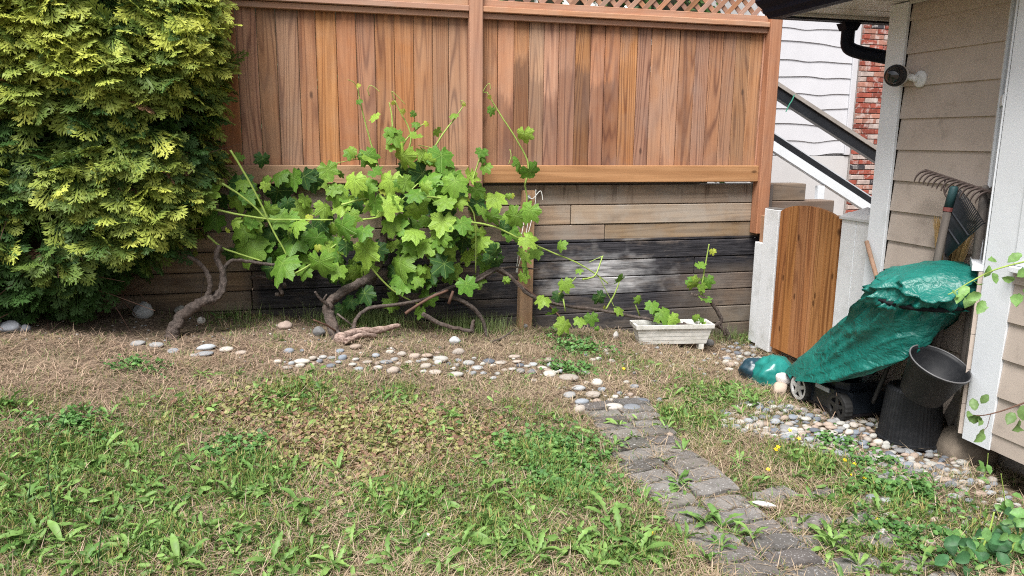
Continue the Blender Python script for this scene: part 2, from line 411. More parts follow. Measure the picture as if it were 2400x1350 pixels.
def tinted(name, rough=.7, spec=.3, var=.25, scale=25., speck=0., bump=.3, bscale=60., trans=0., metal=0., white=0.):
    """colour from the object's own colour, broken up by noise"""
    m = Mat(name, rough, spec); oi = m.oinfo(); P = m.vmath('ADD', m.coords(), m.vmath('MULTIPLY', m.n('CombineXYZ', i_0=oi['Random'], i_1=oi['Random'], i_2=oi['Random']).outputs[0], (31., 17., 23.)))
    n = m.noise(P, scale, 4, .6)
    hv = m.n('HueSaturation'); m.set(hv.inputs['Color'], oi['Color']); m.set(hv.inputs['Value'], m.rng(n, .25, .75, 1-var, 1+var)); c = hv.outputs[0]
    if speck: c = m.mix(m.math('MULTIPLY', m.rng(m.noise(P, scale*9, 2), .62, .7), speck), c, (.6, .6, .6))
    if white: c = m.mix(m.math('MULTIPLY', m.rng(m.noise(P, scale*.8, 4, .7), .52, .62), white), c, (.55, .5, .47))
    m.base(c); m.b.inputs['Metallic'].default_value = metal
    if bump: m.bump(m.noise(P, bscale, 4, .65), bump, .005)
    if trans: m.translucent(c, trans)
    return m.m
STONE = tinted('river_stone', .85, .2, .34, 18., .25, .25, 60.)
PAVER = tinted('concrete_paver', .9, .2, .3, 14., .5, .6, 120.)
BRICK = tinted('chimney_brick', .85, .2, .3, 12., .0, .5, 60., white=.5)
PAINTED = tinted('painted_piece', .45, .4, .12, 10., 0, .1, 50.)
PLASTIC = tinted('plastic_piece', .45, .4, .1, 10., 0, .05, 60.)
METAL = tinted('metal_piece', .45, .5, .3, 20., 0, .2, 80., metal=.8)
def attr_mat(name, rough=.6, spec=.25, trans=.25, var=.0):
    m = Mat(name, rough, spec); a = m.n('Attribute'); a.attribute_name = 'Col'; c = a.outputs['Color']
    m.base(c)
    if trans: m.translucent(c, trans)
    return m.m
BLADE = attr_mat('grass_blade', .55, .3, .25)
FROND = attr_mat('cedar_frond', .55, .25, .2)
STEMM = attr_mat('stem_bark', .8, .2, 0)
def leaf_mat(name, veins=True):
    m = Mat(name, .5, .32); oi = m.oinfo(); P = m.coords(); X, Y, Z = m.xyz(P)
    r = m.math('SQRT', m.math('ADD', m.math('MULTIPLY', X, X), m.math('MULTIPLY', Y, Y)))
    n = m.noise(m.vmath('ADD', P, m.n('CombineXYZ', i_0=m.math('MULTIPLY', oi['Random'], 50.)).outputs[0]), 5., 3, .6)
    hv = m.n('HueSaturation'); m.set(hv.inputs['Color'], oi['Color']); m.set(hv.inputs['Value'], m.rng(n, .25, .75, .75, 1.25)); c = hv.outputs[0]
    if veins:
        a = m.math('ARCTAN2', X, Y); a = m.math('ABSOLUTE', a)
        k = m.math('SUBTRACT', m.math('FRACT', m.math('ADD', m.math('DIVIDE', a, .96), .5)), .5)
        d = m.math('MULTIPLY', m.math('ABSOLUTE', k), m.math('MULTIPLY', r, .96))
        v = m.rng(d, .03, .008)
        k2 = m.math('SUBTRACT', m.math('FRACT', m.math('MULTIPLY', m.math('SUBTRACT', r, m.math('MULTIPLY', m.math('ABSOLUTE', k), .9)), 6.)), .5)
        v2 = m.math('MULTIPLY', m.rng(m.math('ABSOLUTE', k2), .1, .03), .35)
        vv = m.math('MAXIMUM', v, v2)
        c = m.mix(m.math('MULTIPLY', vv, .38), c, (.30, .45, .10)); m.bump(m.math('MULTIPLY', vv, -1.0), .5, .02)
    m.base(c); m.translucent(c, .3); return m.m
GLEAF = leaf_mat('vine_leaf'); PLEAF = leaf_mat('plain_leaf', False)
def bark_mat():
    m = Mat('vine_bark', .9, .15); P = m.coords(); f = m.noise(P, 42., 5, .75); g = m.noise(P, 7., 3)
    c = m.mix(m.rng(f, .3, .7), (.026, .021, .019), (.165, .135, .118)); c = m.mix(m.rng(g, .45, .7, 0, .3), c, (.09, .05, .035))
    m.base(c); m.bump(f, .9, .015); return m.m
BARK = bark_mat()
GREENSTEM = flat('green_shoot', (.26, .36, .08), .5, .3, .2, 12.)
REDSTEM = flat('woody_cane', (.11, .062, .045), .7, .2, .3, 12., .4, 80.)
def ground_mat():
    m = Mat('yard_soil', .95, .1); P = m.pos(); n = m.noise(P, 2.2, 5, .65); f = m.noise(P, 45., 5, .75); h = m.noise(P, 160., 3, .6)
    c = m.mix(m.rng(n, .35, .68), (.055, .037, .027), (.19, .14, .105))
    c = m.mix(m.rng(f, .42, .7), c, (.4, .31, .225)); c = m.mix(m.rng(h, .55, .75, 0, .6), c, (.05, .037, .027))
    g = m.math('MULTIPLY', m.rng(m.noise(P, 1.6, 4, .7), .5, .68), .35); c = m.mix(g, c, (.12, .14, .05))
    m.base(c); m.bump(m.math('ADD', f, m.math('MULTIPLY', n, .6)), .8, .02); return m.m
GROUND = ground_mat()
def tarp_mat():
    m = Mat('green_tarp', .3, .55); P = m.pos(); n = m.noise(P, 7., 4, .6); w = m.noise(m.mapping(P, (1, 1, 1)), 240., 2)
    c = m.mix(m.rng(n, .35, .7), (.003, .11, .09), (.007, .155, .125))
    c = m.mix(m.math('MULTIPLY', m.rng(m.noise(P, 9., 4, .65), .56, .75), .1), c, (.09, .12, .1)); m.base(c)
    m.set(m.b.inputs['Roughness'], m.rng(n, .3, .7, .36, .52))
    c1_ = m.math('ABSOLUTE', m.math('SUBTRACT', m.noise(m.mapping(P, (1., .7, 1.2)), 15., 2, .5, .6), .5)); c2_ = m.math('ABSOLUTE', m.math('SUBTRACT', m.noise(P, 38., 2, .5, .4), .5))
    m.bump(m.math('ADD', m.math('MULTIPLY', c1_, -1.6), m.math('MULTIPLY', c2_, -.7)), .55, .02); return m.m
TARP = tarp_mat()

# ================================================================== SETTING: ground
def build_ground():
    def axis(lo, hi, step, far):
        a = list(np.arange(lo, hi+1e-6, step)); k = 1.5; d = step
        l, h = [], []
        x = lo
        while x > -far: d *= k; x -= d; l.append(x)
        x = hi; d = step
        while x < far: d *= k; x += d; h.append(x)
        return np.array(l[::-1]+a+h)
    xs = axis(-3.6, 4.6, .05, 90); ys = axis(1.0, 6.4, .05, 90)
    X, Y = np.meshgrid(xs, ys); Z = ground_z(X, Y)
    near = sstep(8, 5.5, np.abs(X))*sstep(.4, 1.2, Y)*sstep(6.2, 5.8, Y)
    Z = Z + near*(RNG.random(Z.shape)-.5)*.014
    V = np.stack([X, Y, Z], -1).reshape(-1, 3); nx = len(xs); ny = len(ys)
    i = np.arange(nx-1)[None, :] + (np.arange(ny-1)*nx)[:, None]
    F = np.stack([i, i+1, i+1+nx, i+nx], -1).reshape(-1, 4)
    o = link('ground', np_mesh('ground', V, F, GROUND, smooth=True))
    tag(o, 'dry brownish yard soil banked up along the timber wall', kind='structure')
build_ground()

# ================================================================== timber retaining wall
ZJ = [1.159, .998, .841, .695, .549, .405, .261, .112, -.036, -.19]     # joints, top to bottom
YT = 5.69
wall = thing('timber_retaining_wall', (1.5, 5.75, 0), 'low wall of stacked weathered timbers, its lower courses blackened, below the cedar fence', 'wall')
splits = [[-4.0, .35, 3.70], [-4.0, -1.2, 1.991, 3.70], [-4.0, .62, 2.287, 3.70], [-4.0, -.1, 3.70], [-4.0, -.44, 1.3, 3.107, 3.70],
          [-4.0, -.45, .9, 3.70], [-4.0, .1, 3.70], [-4.0, -.6, 1.9, 3.70], [-4.0, 1.0, 3.70]]
for r in range(9):
    zt, zb = ZJ[r]-.003, ZJ[r+1]+.003
    for a, b in zip(splits[r][:-1], splits[r][1:]):
        dy = RNG.uniform(-.006, .006)
        part('timber', MB().box(a+.003, b-.003, YT+dy, YT+.14+dy, zb, zt, .005), TIMBER, wall)
# dark strip added as the shade in the gap under the fence rail
part('gap_shade_strip', MB().box(-4.0, 3.12, YT+.012, YT+.12, 1.1605, 1.178, .002), flat('gap_shade_paint', (.09, .08, .075), .9), wall)

steps = thing('stepped_timbers', (4.1, 5.8, -.3), 'two stepped ends of dark timbers carrying on behind the white gate post', 'timber')
for z0, z1, xe in ((1.01, 1.155, 4.15), (.86, 1.006, 4.45), (.71, .856, 4.75), (.56, .706, 4.8), (.41, .556, 4.8), (.26, .406, 4.8), (.11, .256, 4.8), (-.04, .106, 4.8), (-.35, -.044, 4.8)):
    part('timber', MB().box(3.80, xe, 5.72, 5.90, z0, z1, .005), DARKT, steps)
part('upright', MB().box(3.715, 3.795, 5.67, 5.75, .56, 1.155, .004), OLDWOOD, steps)

# ================================================================== cedar fence
fence = thing('cedar_fence', (1.25, 5.7, 1.1), 'tall reddish cedar board fence with lattice top standing on the timber wall', 'fence')
def post(x0, x1, zb, zt):
    part('post', MB().box(x0, x1, 5.575, 5.682, zb, zt, .006), POST_W, fence)
post(1.148, 1.248, 1.0, 3.05); post(3.60, 3.705, .745, 3.05)
part('post', MB().box(-1.35, -1.25, 5.575, 5.682, .9, 3.05, .006), POST_W, fence)
def boards(xa, xb, n, seed):
    g = np.random.default_rng(seed); w = (xb-xa)/n; e = [xa+i*w+(g.uniform(-.012, .012) if 0 < i < n else 0) for i in range(n+1)]
    for i in range(n):
        dy = g.uniform(-.004, .004)
        mb = MB(); mb.box(e[i]+.0015, e[i+1]-.0015, 5.66+dy, 5.68+dy, 1.2, 2.40, .004)
        part('board', mb, CEDAR, fence)
boards(-1.25, 1.148, 18, 3); boards(1.248, 3.60, 19, 5)
part('board', MB().box(3.585, 3.5995, 5.645, 5.657, 1.31, 2.36, .002), CEDAR, fence)
for xa, xb in ((-1.25, 1.147), (1.249, 3.599)):
    part('bottom_rail', MB().box(xa, xb, 5.602, 5.652, 1.18, 1.312, .005), RAIL, fence)
    part('trim', MB().box(xa, xb, 5.615, 5.652, 2.362, 2.402, .003), CEDAR_H, fence)
    part('top_rail', MB().box(xa, xb, 5.585, 5.69, 2.405, 2.445, .004), CEDAR_H, fence)
    part('lattice_rail', MB().box(xa, xb, 5.62, 5.66, 2.448, 2.495, .003), CEDAR_H, fence)
    part('lattice_rail', MB().box(xa, xb, 5.62, 5.66, 2.96, 3.0, .003), CEDAR_H, fence)
    # laths: one layer each way, each lath an object
    n = int((xb-xa+.5)/.118)
    for layer, sg in ((0, 1), (1, -1)):
        for i in range(n+4):
            x0 = xa-.5+i*.118+(.03 if layer else 0); za, zb2 = 2.49, 2.965
            p0, p1 = [x0, za], [x0+(zb2-za), zb2]
            if sg < 0: p0, p1 = [x0+(zb2-za), za], [x0, zb2]
            # clip to the panel
            def clip(p, q):
                (ax, az), (bx, bz) = p, q
                if (ax < xa and bx < xa) or (ax > xb and bx > xb): return None
                out = []
                for (x, z), (x2, z2) in (((ax, az), (bx, bz)), ((bx, bz), (ax, az))):
                    xc = min(max(x, xa+.02), xb-.02); t = (xc-x)/(x2-x); out.append((xc, z+(z2-z)*t))
                return out
            c = clip(p0, p1)
            if not c or abs(c[0][0]-c[1][0]) < .05: continue
            (ax, az), (bx, bz) = c; L = math.hypot(bx-ax, bz-az)
            m = Matrix.Translation(((ax+bx)/2, 5.635+.009*layer, (az+bz)/2)) @ Matrix.Rotation(-math.atan2(bx-ax, bz-az)*-1, 4, 'Y')
            key = ('lath', round(L, 2))
            if key not in ROOTS: ROOTS[key] = MB().box(-.018, .018, -.004, .004, -L/2, L/2, .001).mesh('lath', LATH_W)
            link('lath', ROOTS[key], fence, matrix=m)

# white bolts/brackets of the short stake bolted to the wall
stake = thing('short_cedar_stake', (1.6, 5.62, 0), 'short upright cedar stake bolted to the blackened timbers, wound with white string', 'stake')
part('stake_body', MB().prism([(1.575, 1.12), (1.665, 1.12), (1.655, -.06), (1.548, -.06)], 5.60, 5.682), STAKE, stake)
for bx, bz in ((1.612, 1.07), (1.602, .055)):
    mb = MB(); Mx = frame((bx, 5.598, bz), (0, -1, 0), (0, 0, 1))
    mb.lathe([(.017, 0), (.017, .003)], 14, Mx, True, True); mb.lathe([(.009, .0032), (.009, .011)], 6, Mx, True, True)
    part('bolt', mb, METAL, stake, color=(.5, .5, .52))
tw = MB()
for pts in ([(1.665, 5.58, 1.13), (1.655, 5.572, 1.0), (1.60, 5.566, .78), (1.52, 5.56, .52)], [(1.60, 5.585, 1.07), (1.575, 5.574, .9), (1.535, 5.565, .7), (1.51, 5.56, .5)],
            [(1.59, 5.588, 1.09), (1.64, 5.582, 1.06), (1.70, 5.575, 1.12), (1.72, 5.575, 1.05)], [(1.615, 5.58, 1.0), (1.59, 5.57, .8), (1.53, 5.56, .55), (1.515, 5.558, .49)]):
    tw.tube(spline(pts), .0028, 5)
tag(link('white_string', tw.mesh('white_string', flat('twine', (.75, .75, .72), .8))), 'loose white string hanging from the short cedar stake', 'string')

# ================================================================== gate and its posts
gp = thing('white_gate_post', (3.55, 5.3, -.2), 'chipped white plank post left of the small arched gate', 'post')
part('post_plank', MB().box(3.50, 3.535, 5.135, 5.325, -.155, .985, .004), WHITE, gp)
part('post_plank', MB().box(3.515, 3.55, 5.327, 5.455, -.14, .70, .004), WHITE, gp)
part('post_core', MB().box(3.551, 3.66, 5.14, 5.45, -.2, .92, .004), POST_W, gp)
part('post_top', MB().box(3.505, 3.6, 5.14, 5.32, .9851, .992, .002), flat('bare_post_top', (.16, .15, .14), .9), gp)
gq = thing('white_gate_post', (3.57, 4.27, -.2), 'white boxed post with a small pyramid cap between the arched gate and the house', 'post')
part('post_plank', MB().box(3.50, 3.52, 4.262, 4.405, -.2, .995, .003), WHITE, gq)
part('post_plank', MB().box(3.50, 3.52, 4.115, 4.259, -.2, .995, .003), WHITE, gq)
part('post_core', MB().box(3.5205, 3.66, 4.12, 4.40, -.2, .993, .003), WHITE, gq)
cap = MB()
for (h0, z0, h1, z1) in ((.152, .996, .152, 1.012), (.152, 1.012, .10, 1.045), (.10, 1.045, .085, 1.047), (.085, 1.047, .0, 1.085)):
    c = (3.578, 4.262); vs = [(c[0]+sx*h*.62, c[1]+sy*h, z) for h, z in ((h0, z0), (max(h1, .002), z1)) for sx, sy in ((-1, -1), (1, -1), (1, 1), (-1, 1))]
    cap.add(vs, [(0, 1, 5, 4), (1, 2, 6, 5), (2, 3, 7, 6), (3, 0, 4, 7), (4, 5, 6, 7), (3, 2, 1, 0)])
part('post_cap', cap, flat('aged_cap_paint', (.58, .6, .61), .6, dirt=(.3, .3, .28)), gq)

gate = thing('arched_gate', (3.5, 4.75, -.1), 'small orange-stained wooden gate with an arched top between two white posts', 'gate')
ga, gb = 4.415, 5.105
def arch(y):
    t = (y-(ga+gb)/2)/((gb-ga)/2); return .935+.115*math.sqrt(max(0, 1-.86*t*t))*1.0
nb = 6
for i in range(nb):
    y0 = ga+(gb-ga)*i/nb+.002; y1 = ga+(gb-ga)*(i+1)/nb-.002; k = 6
    top = [(y0+(y1-y0)*j/k, arch(y0+(y1-y0)*j/k)) for j in range(k+1)]
    dx = RNG.uniform(-.004, .004)
    part('board', MB().prism([(y0, -.095)]+[(y1, -.095)]+top[::-1], 3.495+dx, 3.517+dx, 'x'), GATE_W, gate)
part('gate_frame', MB().box(3.52, 3.56, gb-.06, gb+.012, -.15, .93, .003).box(3.52, 3.56, ga, ga+.08, -.09, .93, .003).box(3.52, 3.56, ga+.081, gb-.061, .08, .17, .003).box(3.52, 3.56, ga+.081, gb-.061, .72, .81, .003), GATE_W, gate)

# ================================================================== the tan house
XH, XB = 3.30, 3.10
house = thing('tan_house', (5.0, 1.5, -.1), 'corner of a tan house with lap siding, white trim, black gutters and a bay', 'house')
# structural core behind the boards
part('wall', MB().prism([(3.345, -8.0), (3.345, 3.86), (9.0, 3.86), (9.0, -8.0)], .04, 2.285, 'z'), flat('wall_sheathing', (.2, .17, .14), .9), house)
part('foundation', MB().prism([(3.40, -8.0), (3.40, 3.80), (8.9, 3.80), (8.9, -8.0)], -.5, .0395, 'z'), flat('concrete_foundation', (.3, .27, .235), .95, .1, .2, 5., .4, 40., dirt=(.12, .09, .07), dirtamt=.5), house)
def lap_profile(x, zb, zt):      # a lap board seen end-on: thick at the butt
    return [(x-.004, zb), (x+.011, zt+.02), (x+.03, zt+.02), (x+.03, zb)]
zs = [2.36-.1785*i for i in range(1, 14)]
zl = [2.179, 2.0, 1.8215, 1.643, 1.468, 1.292, 1.116, .942, .766, .589, .411, .233, .055]
tops = [2.285]+zl[:-1]
for zb, zt in zip(zl, tops):
    p = lap_profile(XH, zb, min(zt, 2.265))
    part('siding_board', MB().prism([(a, b) for a, b in p], 3.03, 3.742, 'y'), SIDING, house)
    # the prism helper maps (a,b) to (x,z) along y
# corner board, two boards meeting at the corner
part('corner_board', MB().box(3.278, 3.30, 3.744, 3.885, .03, 2.284, .003), TRIM, house)
part('corner_board', MB().box(3.302, 3.42, 3.862, 3.884, .03, 2.284, .003), TRIM, house)
# rear wall boards (turned away from the camera)
for zb, zt in zip(zl, tops):
    part('siding_board', MB().prism([(3.884, zb), (3.878, min(zt, 2.265)+.018), (3.862, min(zt, 2.265)+.018), (3.862, zb)], 3.422, 8.9, 'x'), SIDING, house)
# ---- bay: shallow, one splayed side with a narrow window, floor clear of the ground
BY = 2.865                      # bay corner
part('bay_wall', MB().prism([(3.135, -1.2), (3.135, 2.83), (3.33, 3.03), (3.344, 3.03), (3.344, -1.2)], .075, 2.284, 'z'), flat('bay_sheathing', (.25, .21, .18), .9), house)
part('corner_board', MB().prism([(3.098, BY-.155), (3.098, BY), (3.105, BY+.008), (3.132, BY-.02), (3.132, BY-.155)], .06, 2.284, 'z'), TRIM, house)
bz = [.875, .695, .515, .33, .148]
for zb, zt in zip(bz, [.93]+bz[:-1]):
    part('siding_board', MB().prism(lap_profile(3.105, zb, zt if zt == .93 else zt), -1.2, BY-.157, 'y'), SIDING, house)
part('siding_board', MB().prism([(3.105, .064), (3.109, .166), (3.134, .166), (3.134, .064)], -1.2, BY-.157, 'y'), SIDING, house)
win = part('window', MB().box(3.09, 3.131, 2.655, BY-.158, .96, 2.2, .003).box(3.09, 3.131, .6, 2.654, 2.08, 2.2, .003).box(3.09, 3.131, .5, .6, .96, 2.2, .003), TRIM, house)
part('sill', MB().box(3.06, 3.131, .5, BY-.16, .931, .958, .003), TRIM, win)
part('pane', MB().box(3.118, 3.124, .6, 2.654, .958, 2.079), GLASS, win)
part('sash', MB().box(3.104, 3.13, 2.60, 2.6535, .96, 2.078, .003).box(3.104, 3.13, .602, 2.599, 1.50, 1.545, .003), TRIM, win)
# splayed side
sp0, sp1 = Vector((3.108, BY+.01, 0)), Vector((3.298, BY+.21, 0)); sd_ = (sp1-sp0).normalized(); sn = Vector((-sd_.y, sd_.x, 0)); sL = (sp1-sp0).length
def splay(a0, a1, d0, d1, z0, z1):
    q = [sp0+sd_*a0+sn*d0, sp0+sd_*a1+sn*d0, sp0+sd_*a1+sn*d1, sp0+sd_*a0+sn*d1]
    return MB().prism([(v.x, v.y) for v in q], z0, z1, 'z')
for zb, zt in zip([.766, .589, .411, .233, .075], [.90, .766, .589, .411, .233]):
    part('siding_board', splay(.0, sL, .0, .02, zb+.003, zt), SIDING, house)
w2 = part('window', splay(0, .03, .002, .010, .935, 2.28), TRIM, house)
part('frame', splay(sL-.075, sL, .002, .018, .935, 2.28), TRIM, w2)
part('frame', splay(.0305, sL-.0755, .003, .014, 1.68, 1.73), TRIM, w2)
part('pane', splay(.031, sL-.076, .003, .008, .94, 1.679), GLASS, w2)
part('pane', splay(.031, sL-.076, .003, .008, 1.731, 2.27), GLASS, w2)
part('sill', splay(-.0, sL+.0, .0, .05, .903, .934), TRIM, w2)

# ---- eaves: soffit, fascia, gutter, downspout, roof
XE, YE, ZS = 2.86, 4.34, 2.29
part('soffit_frame', MB().box(XE+.022, XH-.03, -3.0, 3.86, ZS+.006, ZS+.03).box(XE+.022, 8.9, 3.89, YE-.022, ZS+.006, ZS+.03), flat('soffit_backing', (.2, .19, .18), .9), house)
y = -1.0
while y < YE-.05:
    y1 = min(y+.298, YE-.024); x1 = XH-.004 if y1 < 3.85 else 3.62
    part('soffit_panel', MB().box(XE+.024, x1, y, y1-.014, ZS, ZS+.005, .001), SOFFIT, house); y += .30
for i in range(12):
    x0 = 3.625+i*.3
    part('soffit_panel', MB().box(x0, x0+.286, 3.89, YE-.024, ZS, ZS+.005, .001), SOFFIT, house)
part('soffit_channel', MB().box(XE+.05, 8.0, YE-.06, YE-.025, ZS-.018, ZS-.001, .002).box(3.28, 3.299, -1, 3.74, ZS-.02, ZS-.001, .002), flat('soffit_channel', (.5, .49, .46), .5), house)
FAS = flat('fascia_paint', (.008, .009, .015), .5)
part('fascia', MB().box(XE, XE+.021, -3, YE, ZS-.03, ZS+.14, .003).box(XE+.0215, 8.9, YE-.021, YE, ZS-.03, ZS+.14, .003), FAS, house)
prof = [(0, -.03), (.05, -.03), (.058, -.012), (.074, .005), (.08, .03), (.1, .055), (.112, .078), (.112, .1), (.1, .1), (.1, .086), (.07, .04), (.05, -.018), (.006, -.018), (.006, .1), (0, .1)]
gm = MB(); vs = []
for o_, z in prof: vs += [(XE-.0005-o_, -3.0, ZS+z), (XE-.0005-o_, YE+.0005+o_, ZS+z), (8.9, YE+.0005+o_, ZS+z)]
n = len(prof); gm.add(vs, [(3*i+k, 3*((i+1) % n)+k, 3*((i+1) % n)+k+1, 3*i+k+1) for i in range(n) for k in (0, 1)])
part('gutter', gm, GUTTER, house)
dsp = MB()
dp = [(3.40, YE+.05, ZS-.028), (3.40, YE+.05, 2.19), (3.405, YE+.05, 2.125), (3.43, YE+.03, 2.095), (3.47, YE-.01, 2.075), (3.82, 4.02, 1.965), (3.86, 3.95, 1.93), (3.865, 3.93, 1.8), (3.865, 3.93, 0.0)]
dsp.tube(spline(dp[:5], 3)+[Vector(p) for p in dp[5:]], .042, 8)
part('downspout', dsp, GUTTER, house, smooth=True)
part('downspout_outlet', MB().add([(3.40+a*w, YE+.05+b*h, z) for z, w, h in ((ZS-.031, .062, .042), (ZS-.075, .04, .036)) for a, b in ((-1, -1), (1, -1), (1, 1), (-1, 1))],
     [(0, 1, 5, 4), (1, 2, 6, 5), (2, 3, 7, 6), (3, 0, 4, 7), (4, 5, 6, 7), (3, 2, 1, 0)]), GUTTER, house)
ROOFM = flat('roof_shingle', (.06, .055, .055), .95, .1, .3, 20., .5, 60.)
zr = ZS+.145
part('roof', MB().add([(XE-.06, -8.1, zr), (XE-.06, YE+.06, zr), (9.2, YE+.06, zr), (5.9, 1.3, zr+1.5), (5.9, -8.1, zr+1.5), (9.2, 1.3, zr+1.5), (9.2, -8.1, zr+1.5),
      (XE-.06, -8.1, zr-.012), (XE-.06, YE+.06, zr-.012), (9.2, YE+.06, zr-.012)], [(0, 1, 3, 4), (1, 2, 5, 3), (3, 5, 6, 4), (0, 7, 8, 1), (1, 8, 9, 2)]), ROOFM, house)

# security camera on the corner of the house
sc_ = thing('security_camera', (3.29, 3.6, 1.83), 'black-domed security camera on a white bracket at the corner of the tan house', 'camera')
hc = Vector(on_x(2100, 177, 3.19)); hm = Vector((3.296, 3.615, 1.855)); ax = Vector((-.84, -.54, -.08)).normalized()
Mx = frame(hc, ax, (0, 0, 1))
part('camera_body', MB().lathe([(.02, -.088), (.042, -.084), (.052, -.07), (.056, -.03), (.057, .0), (.052, .012)], 28, Mx, True, True), PAINTED, sc_, True, (.72, .72, .72))
part('camera_ring', MB().lathe([(.0575, -.004), (.0605, .006), (.058, .02), (.05, .024)], 28, Mx, False, False), PLASTIC, sc_, True, (.02, .02, .022))
dm = Mat('dome_glass', .06, .7); dm.base((.012, .012, .015))
part('camera_dome', MB().lathe([(.05, .018), (.046, .032), (.036, .046), (.02, .055), (.004, .058)], 28, Mx, False, True), dm.m, sc_, True)
part('mount_arm', MB().tube([hc-ax*.07, hc-ax*.1, hm+Vector((-.02, 0, 0))], .019, 10), PAINTED, sc_, True, (.72, .72, .72))
part('mount_base', MB().lathe([(.046, -.006), (.046, .006), (.04, .012), (.024, .016)], 24, frame(hm, (-1, 0, 0), (0, 0, 1)), True, True), PAINTED, sc_, True, (.66, .66, .66))

# ================================================================== neighbour's house, chimney and stair rails beyond
YN = 9.0
nh = thing('white_house', (4.5, 9.5, -.35), 'white neighbouring house with wavy-edged siding beyond the fence', 'house')
part('wall', MB().box(5.62, 7.10, YN+.05, YN+5, -.5, 4.4), flat('neighbour_sheathing', (.5, .5, .5), .9), nh)
nz = [3.42, 3.2, 2.98, 2.79, 2.56, 2.355, 2.16, 1.955, 1.74, 1.54, 1.35]
g = np.random.default_rng(11)
for zb, zt in zip(nz[1:], nz[:-1]):
    x0, x1 = 5.62, 7.075; k = 40; lowr = []
    ph = g.uniform(0, 6.28); c1 = g.uniform(6.3, 6.9)
    for i in range(k+1):
        x = x0+(x1-x0)*i/k
        w = -.024*math.exp(-((x-c1)/.17)**2)+.012*math.sin(x*2.2+ph)+.006*math.sin(x*5.1+ph*2); lowr.append((x, zb+w))
    vs = []
    for (x, z) in lowr: vs += [(x, YN-.004, z), (x, YN+.010, zt+.03), (x, YN+.04, zt+.03), (x, YN+.04, z)]
    fs = [(4*i+a, 4*i+b, 4*i+4+b, 4*i+4+a) for i in range(k) for a, b in ((0, 1), (1, 2), (2, 3), (3, 0))]+[(0, 1, 2, 3), (4*k+3, 4*k+2, 4*k+1, 4*k)]
    part('siding_board', MB().add(vs, fs), NSIDING, nh)
part('lower_panel', MB().box(5.62, 7.16, YN-.001, YN+.04, -.4, 1.33), flat('white_panel_paint', (.5, .49, .49), .6, .2, .06, 2., .1, 30., dirt=(.55, .52, .5), dirtamt=.3), nh)
part('corner_board', MB().box(7.078, 7.16, YN-.022, YN+.045, 1.345, 4.2, .004), NSIDING, nh)
part('roof', MB().prism([(5.4, 4.41), (8.2, 4.41), (8.2, 4.5), (6.8, 5.6), (5.4, 4.5)], YN-.4, YN+5.2, 'y'), ROOFM, nh)

chim = thing('brick_chimney', (7.5, 9.2, -.35), 'red brick chimney with white mortar smears at the corner of the white house', 'chimney')
part('mortar', MB().box(7.176, 7.79, 8.94, 9.8, -.5, 4.6), flat('mortar', (.42, .38, .36), .95, .1, .2, 20., .3, 90.), chim)
def brick_mesh(L, d=.03):
    return MB().box(-L/2, L/2, -d, d, -.029, .029, .004).mesh('brick', BRICK)
bfull, bhalf = brick_mesh(.2), brick_mesh(.092)
g = np.random.default_rng(4)
def bcol():
    r = g.random()
    if r < .60: k = g.uniform(.75, 1.25); return (.25*k, .065*k, .045*k)
    if r < .8: k = g.uniform(.8, 1.2); return (.33*k, .16*k, .12*k)
    if r < .94: return (.38, .3, .27)
    return (.05, .045, .05)
for c in range(42):
    z = .36+c*.0685
    x = 7.17-(.105 if c % 2 else 0)
    while x < 7.78:
        a, b = max(x, 7.172), min(x+.2, 7.80)
        L = b-a
        if L > .05:
            me = bfull if L > .19 else (bhalf if abs(L-.092) < .03 else None)
            if me is None: me = brick_mesh(L)
            link('brick', me, chim, matrix=Matrix.Translation(((a+b)/2, 8.947+g.uniform(-.003, .003), z)), color=bcol())
        x += .21
    for yy in ((9.03, 9.25, 9.47) if c % 2 else (8.99+.13, 9.34, 9.55)):
        link('brick', bfull, chim, matrix=Matrix.Translation((7.782, yy, z)) @ Matrix.Rotation(math.pi/2, 4, 'Z'), color=bcol())

def sheared_bar(a, b, w0, w1, h0, h1, y0, y1):
    return MB().prism([(a[0], a[1]+h0), (b[0], b[1]+h0), (b[0], b[1]+h1), (a[0], a[1]+h1)], y0, y1, 'y')
def rail_thing(name, label, pieces, loc):
    t = thing(name, loc, label, 'railing', None)
    for nm, mat_, a, b, h0, h1, y0, y1 in pieces: part(nm, sheared_bar(a, b, 0, 0, h0, h1, y0, y1), mat_, t)
    return t
A, B = (4.2, 2.36), (6.9, 1.0)
GREYCAP = flat('grey_wood_cap', (.3, .27, .245), .9, .1, .2, 6., .3, 60.)
rail_thing('stair_railing', 'upper black sloping handrail with a grey weathered wood cap in front of the white house',
           [('rail', RAILBLK, A, B, -.115, .0, 7.18, 7.25), ('rail_top_strip', GREYCAP, A, B, .002, .045, 7.16, 7.27)], (5.5, 7.2, 1.6))
A2, B2 = (4.2, 1.86), (6.9, .43)
t = rail_thing('stair_railing', 'lower white stringer with a black sloping rail and thin white post', [('rail', RAILBLK, A2, B2, -.045, .03, 7.17, 7.23), ('rail_top_strip', flat('rail_highlight_strip', (.5, .52, .55), .4), A2, B2, .031, .045, 7.175, 7.225),  # pale top strip on the lower rail paints a highlight
           ('stringer', TRIM, A2, B2, -.15, -.046, 7.16, 7.24)], (5.5, 7.2, 1.0))
for px_ in (5.40, 4.62, 6.18):
    zt_ = 1.86+(px_-4.2)*(.43-1.86)/2.7-.152
    part('post', MB().box(px_-.04, px_+.04, 7.17, 7.23, -.35, zt_-.03, .003), TRIM, t)
part('lower_stringer', sheared_bar((4.2, 1.33), (6.9, -.1), 0, 0, -.06, .05, 7.16, 7.24), TRIM, t)
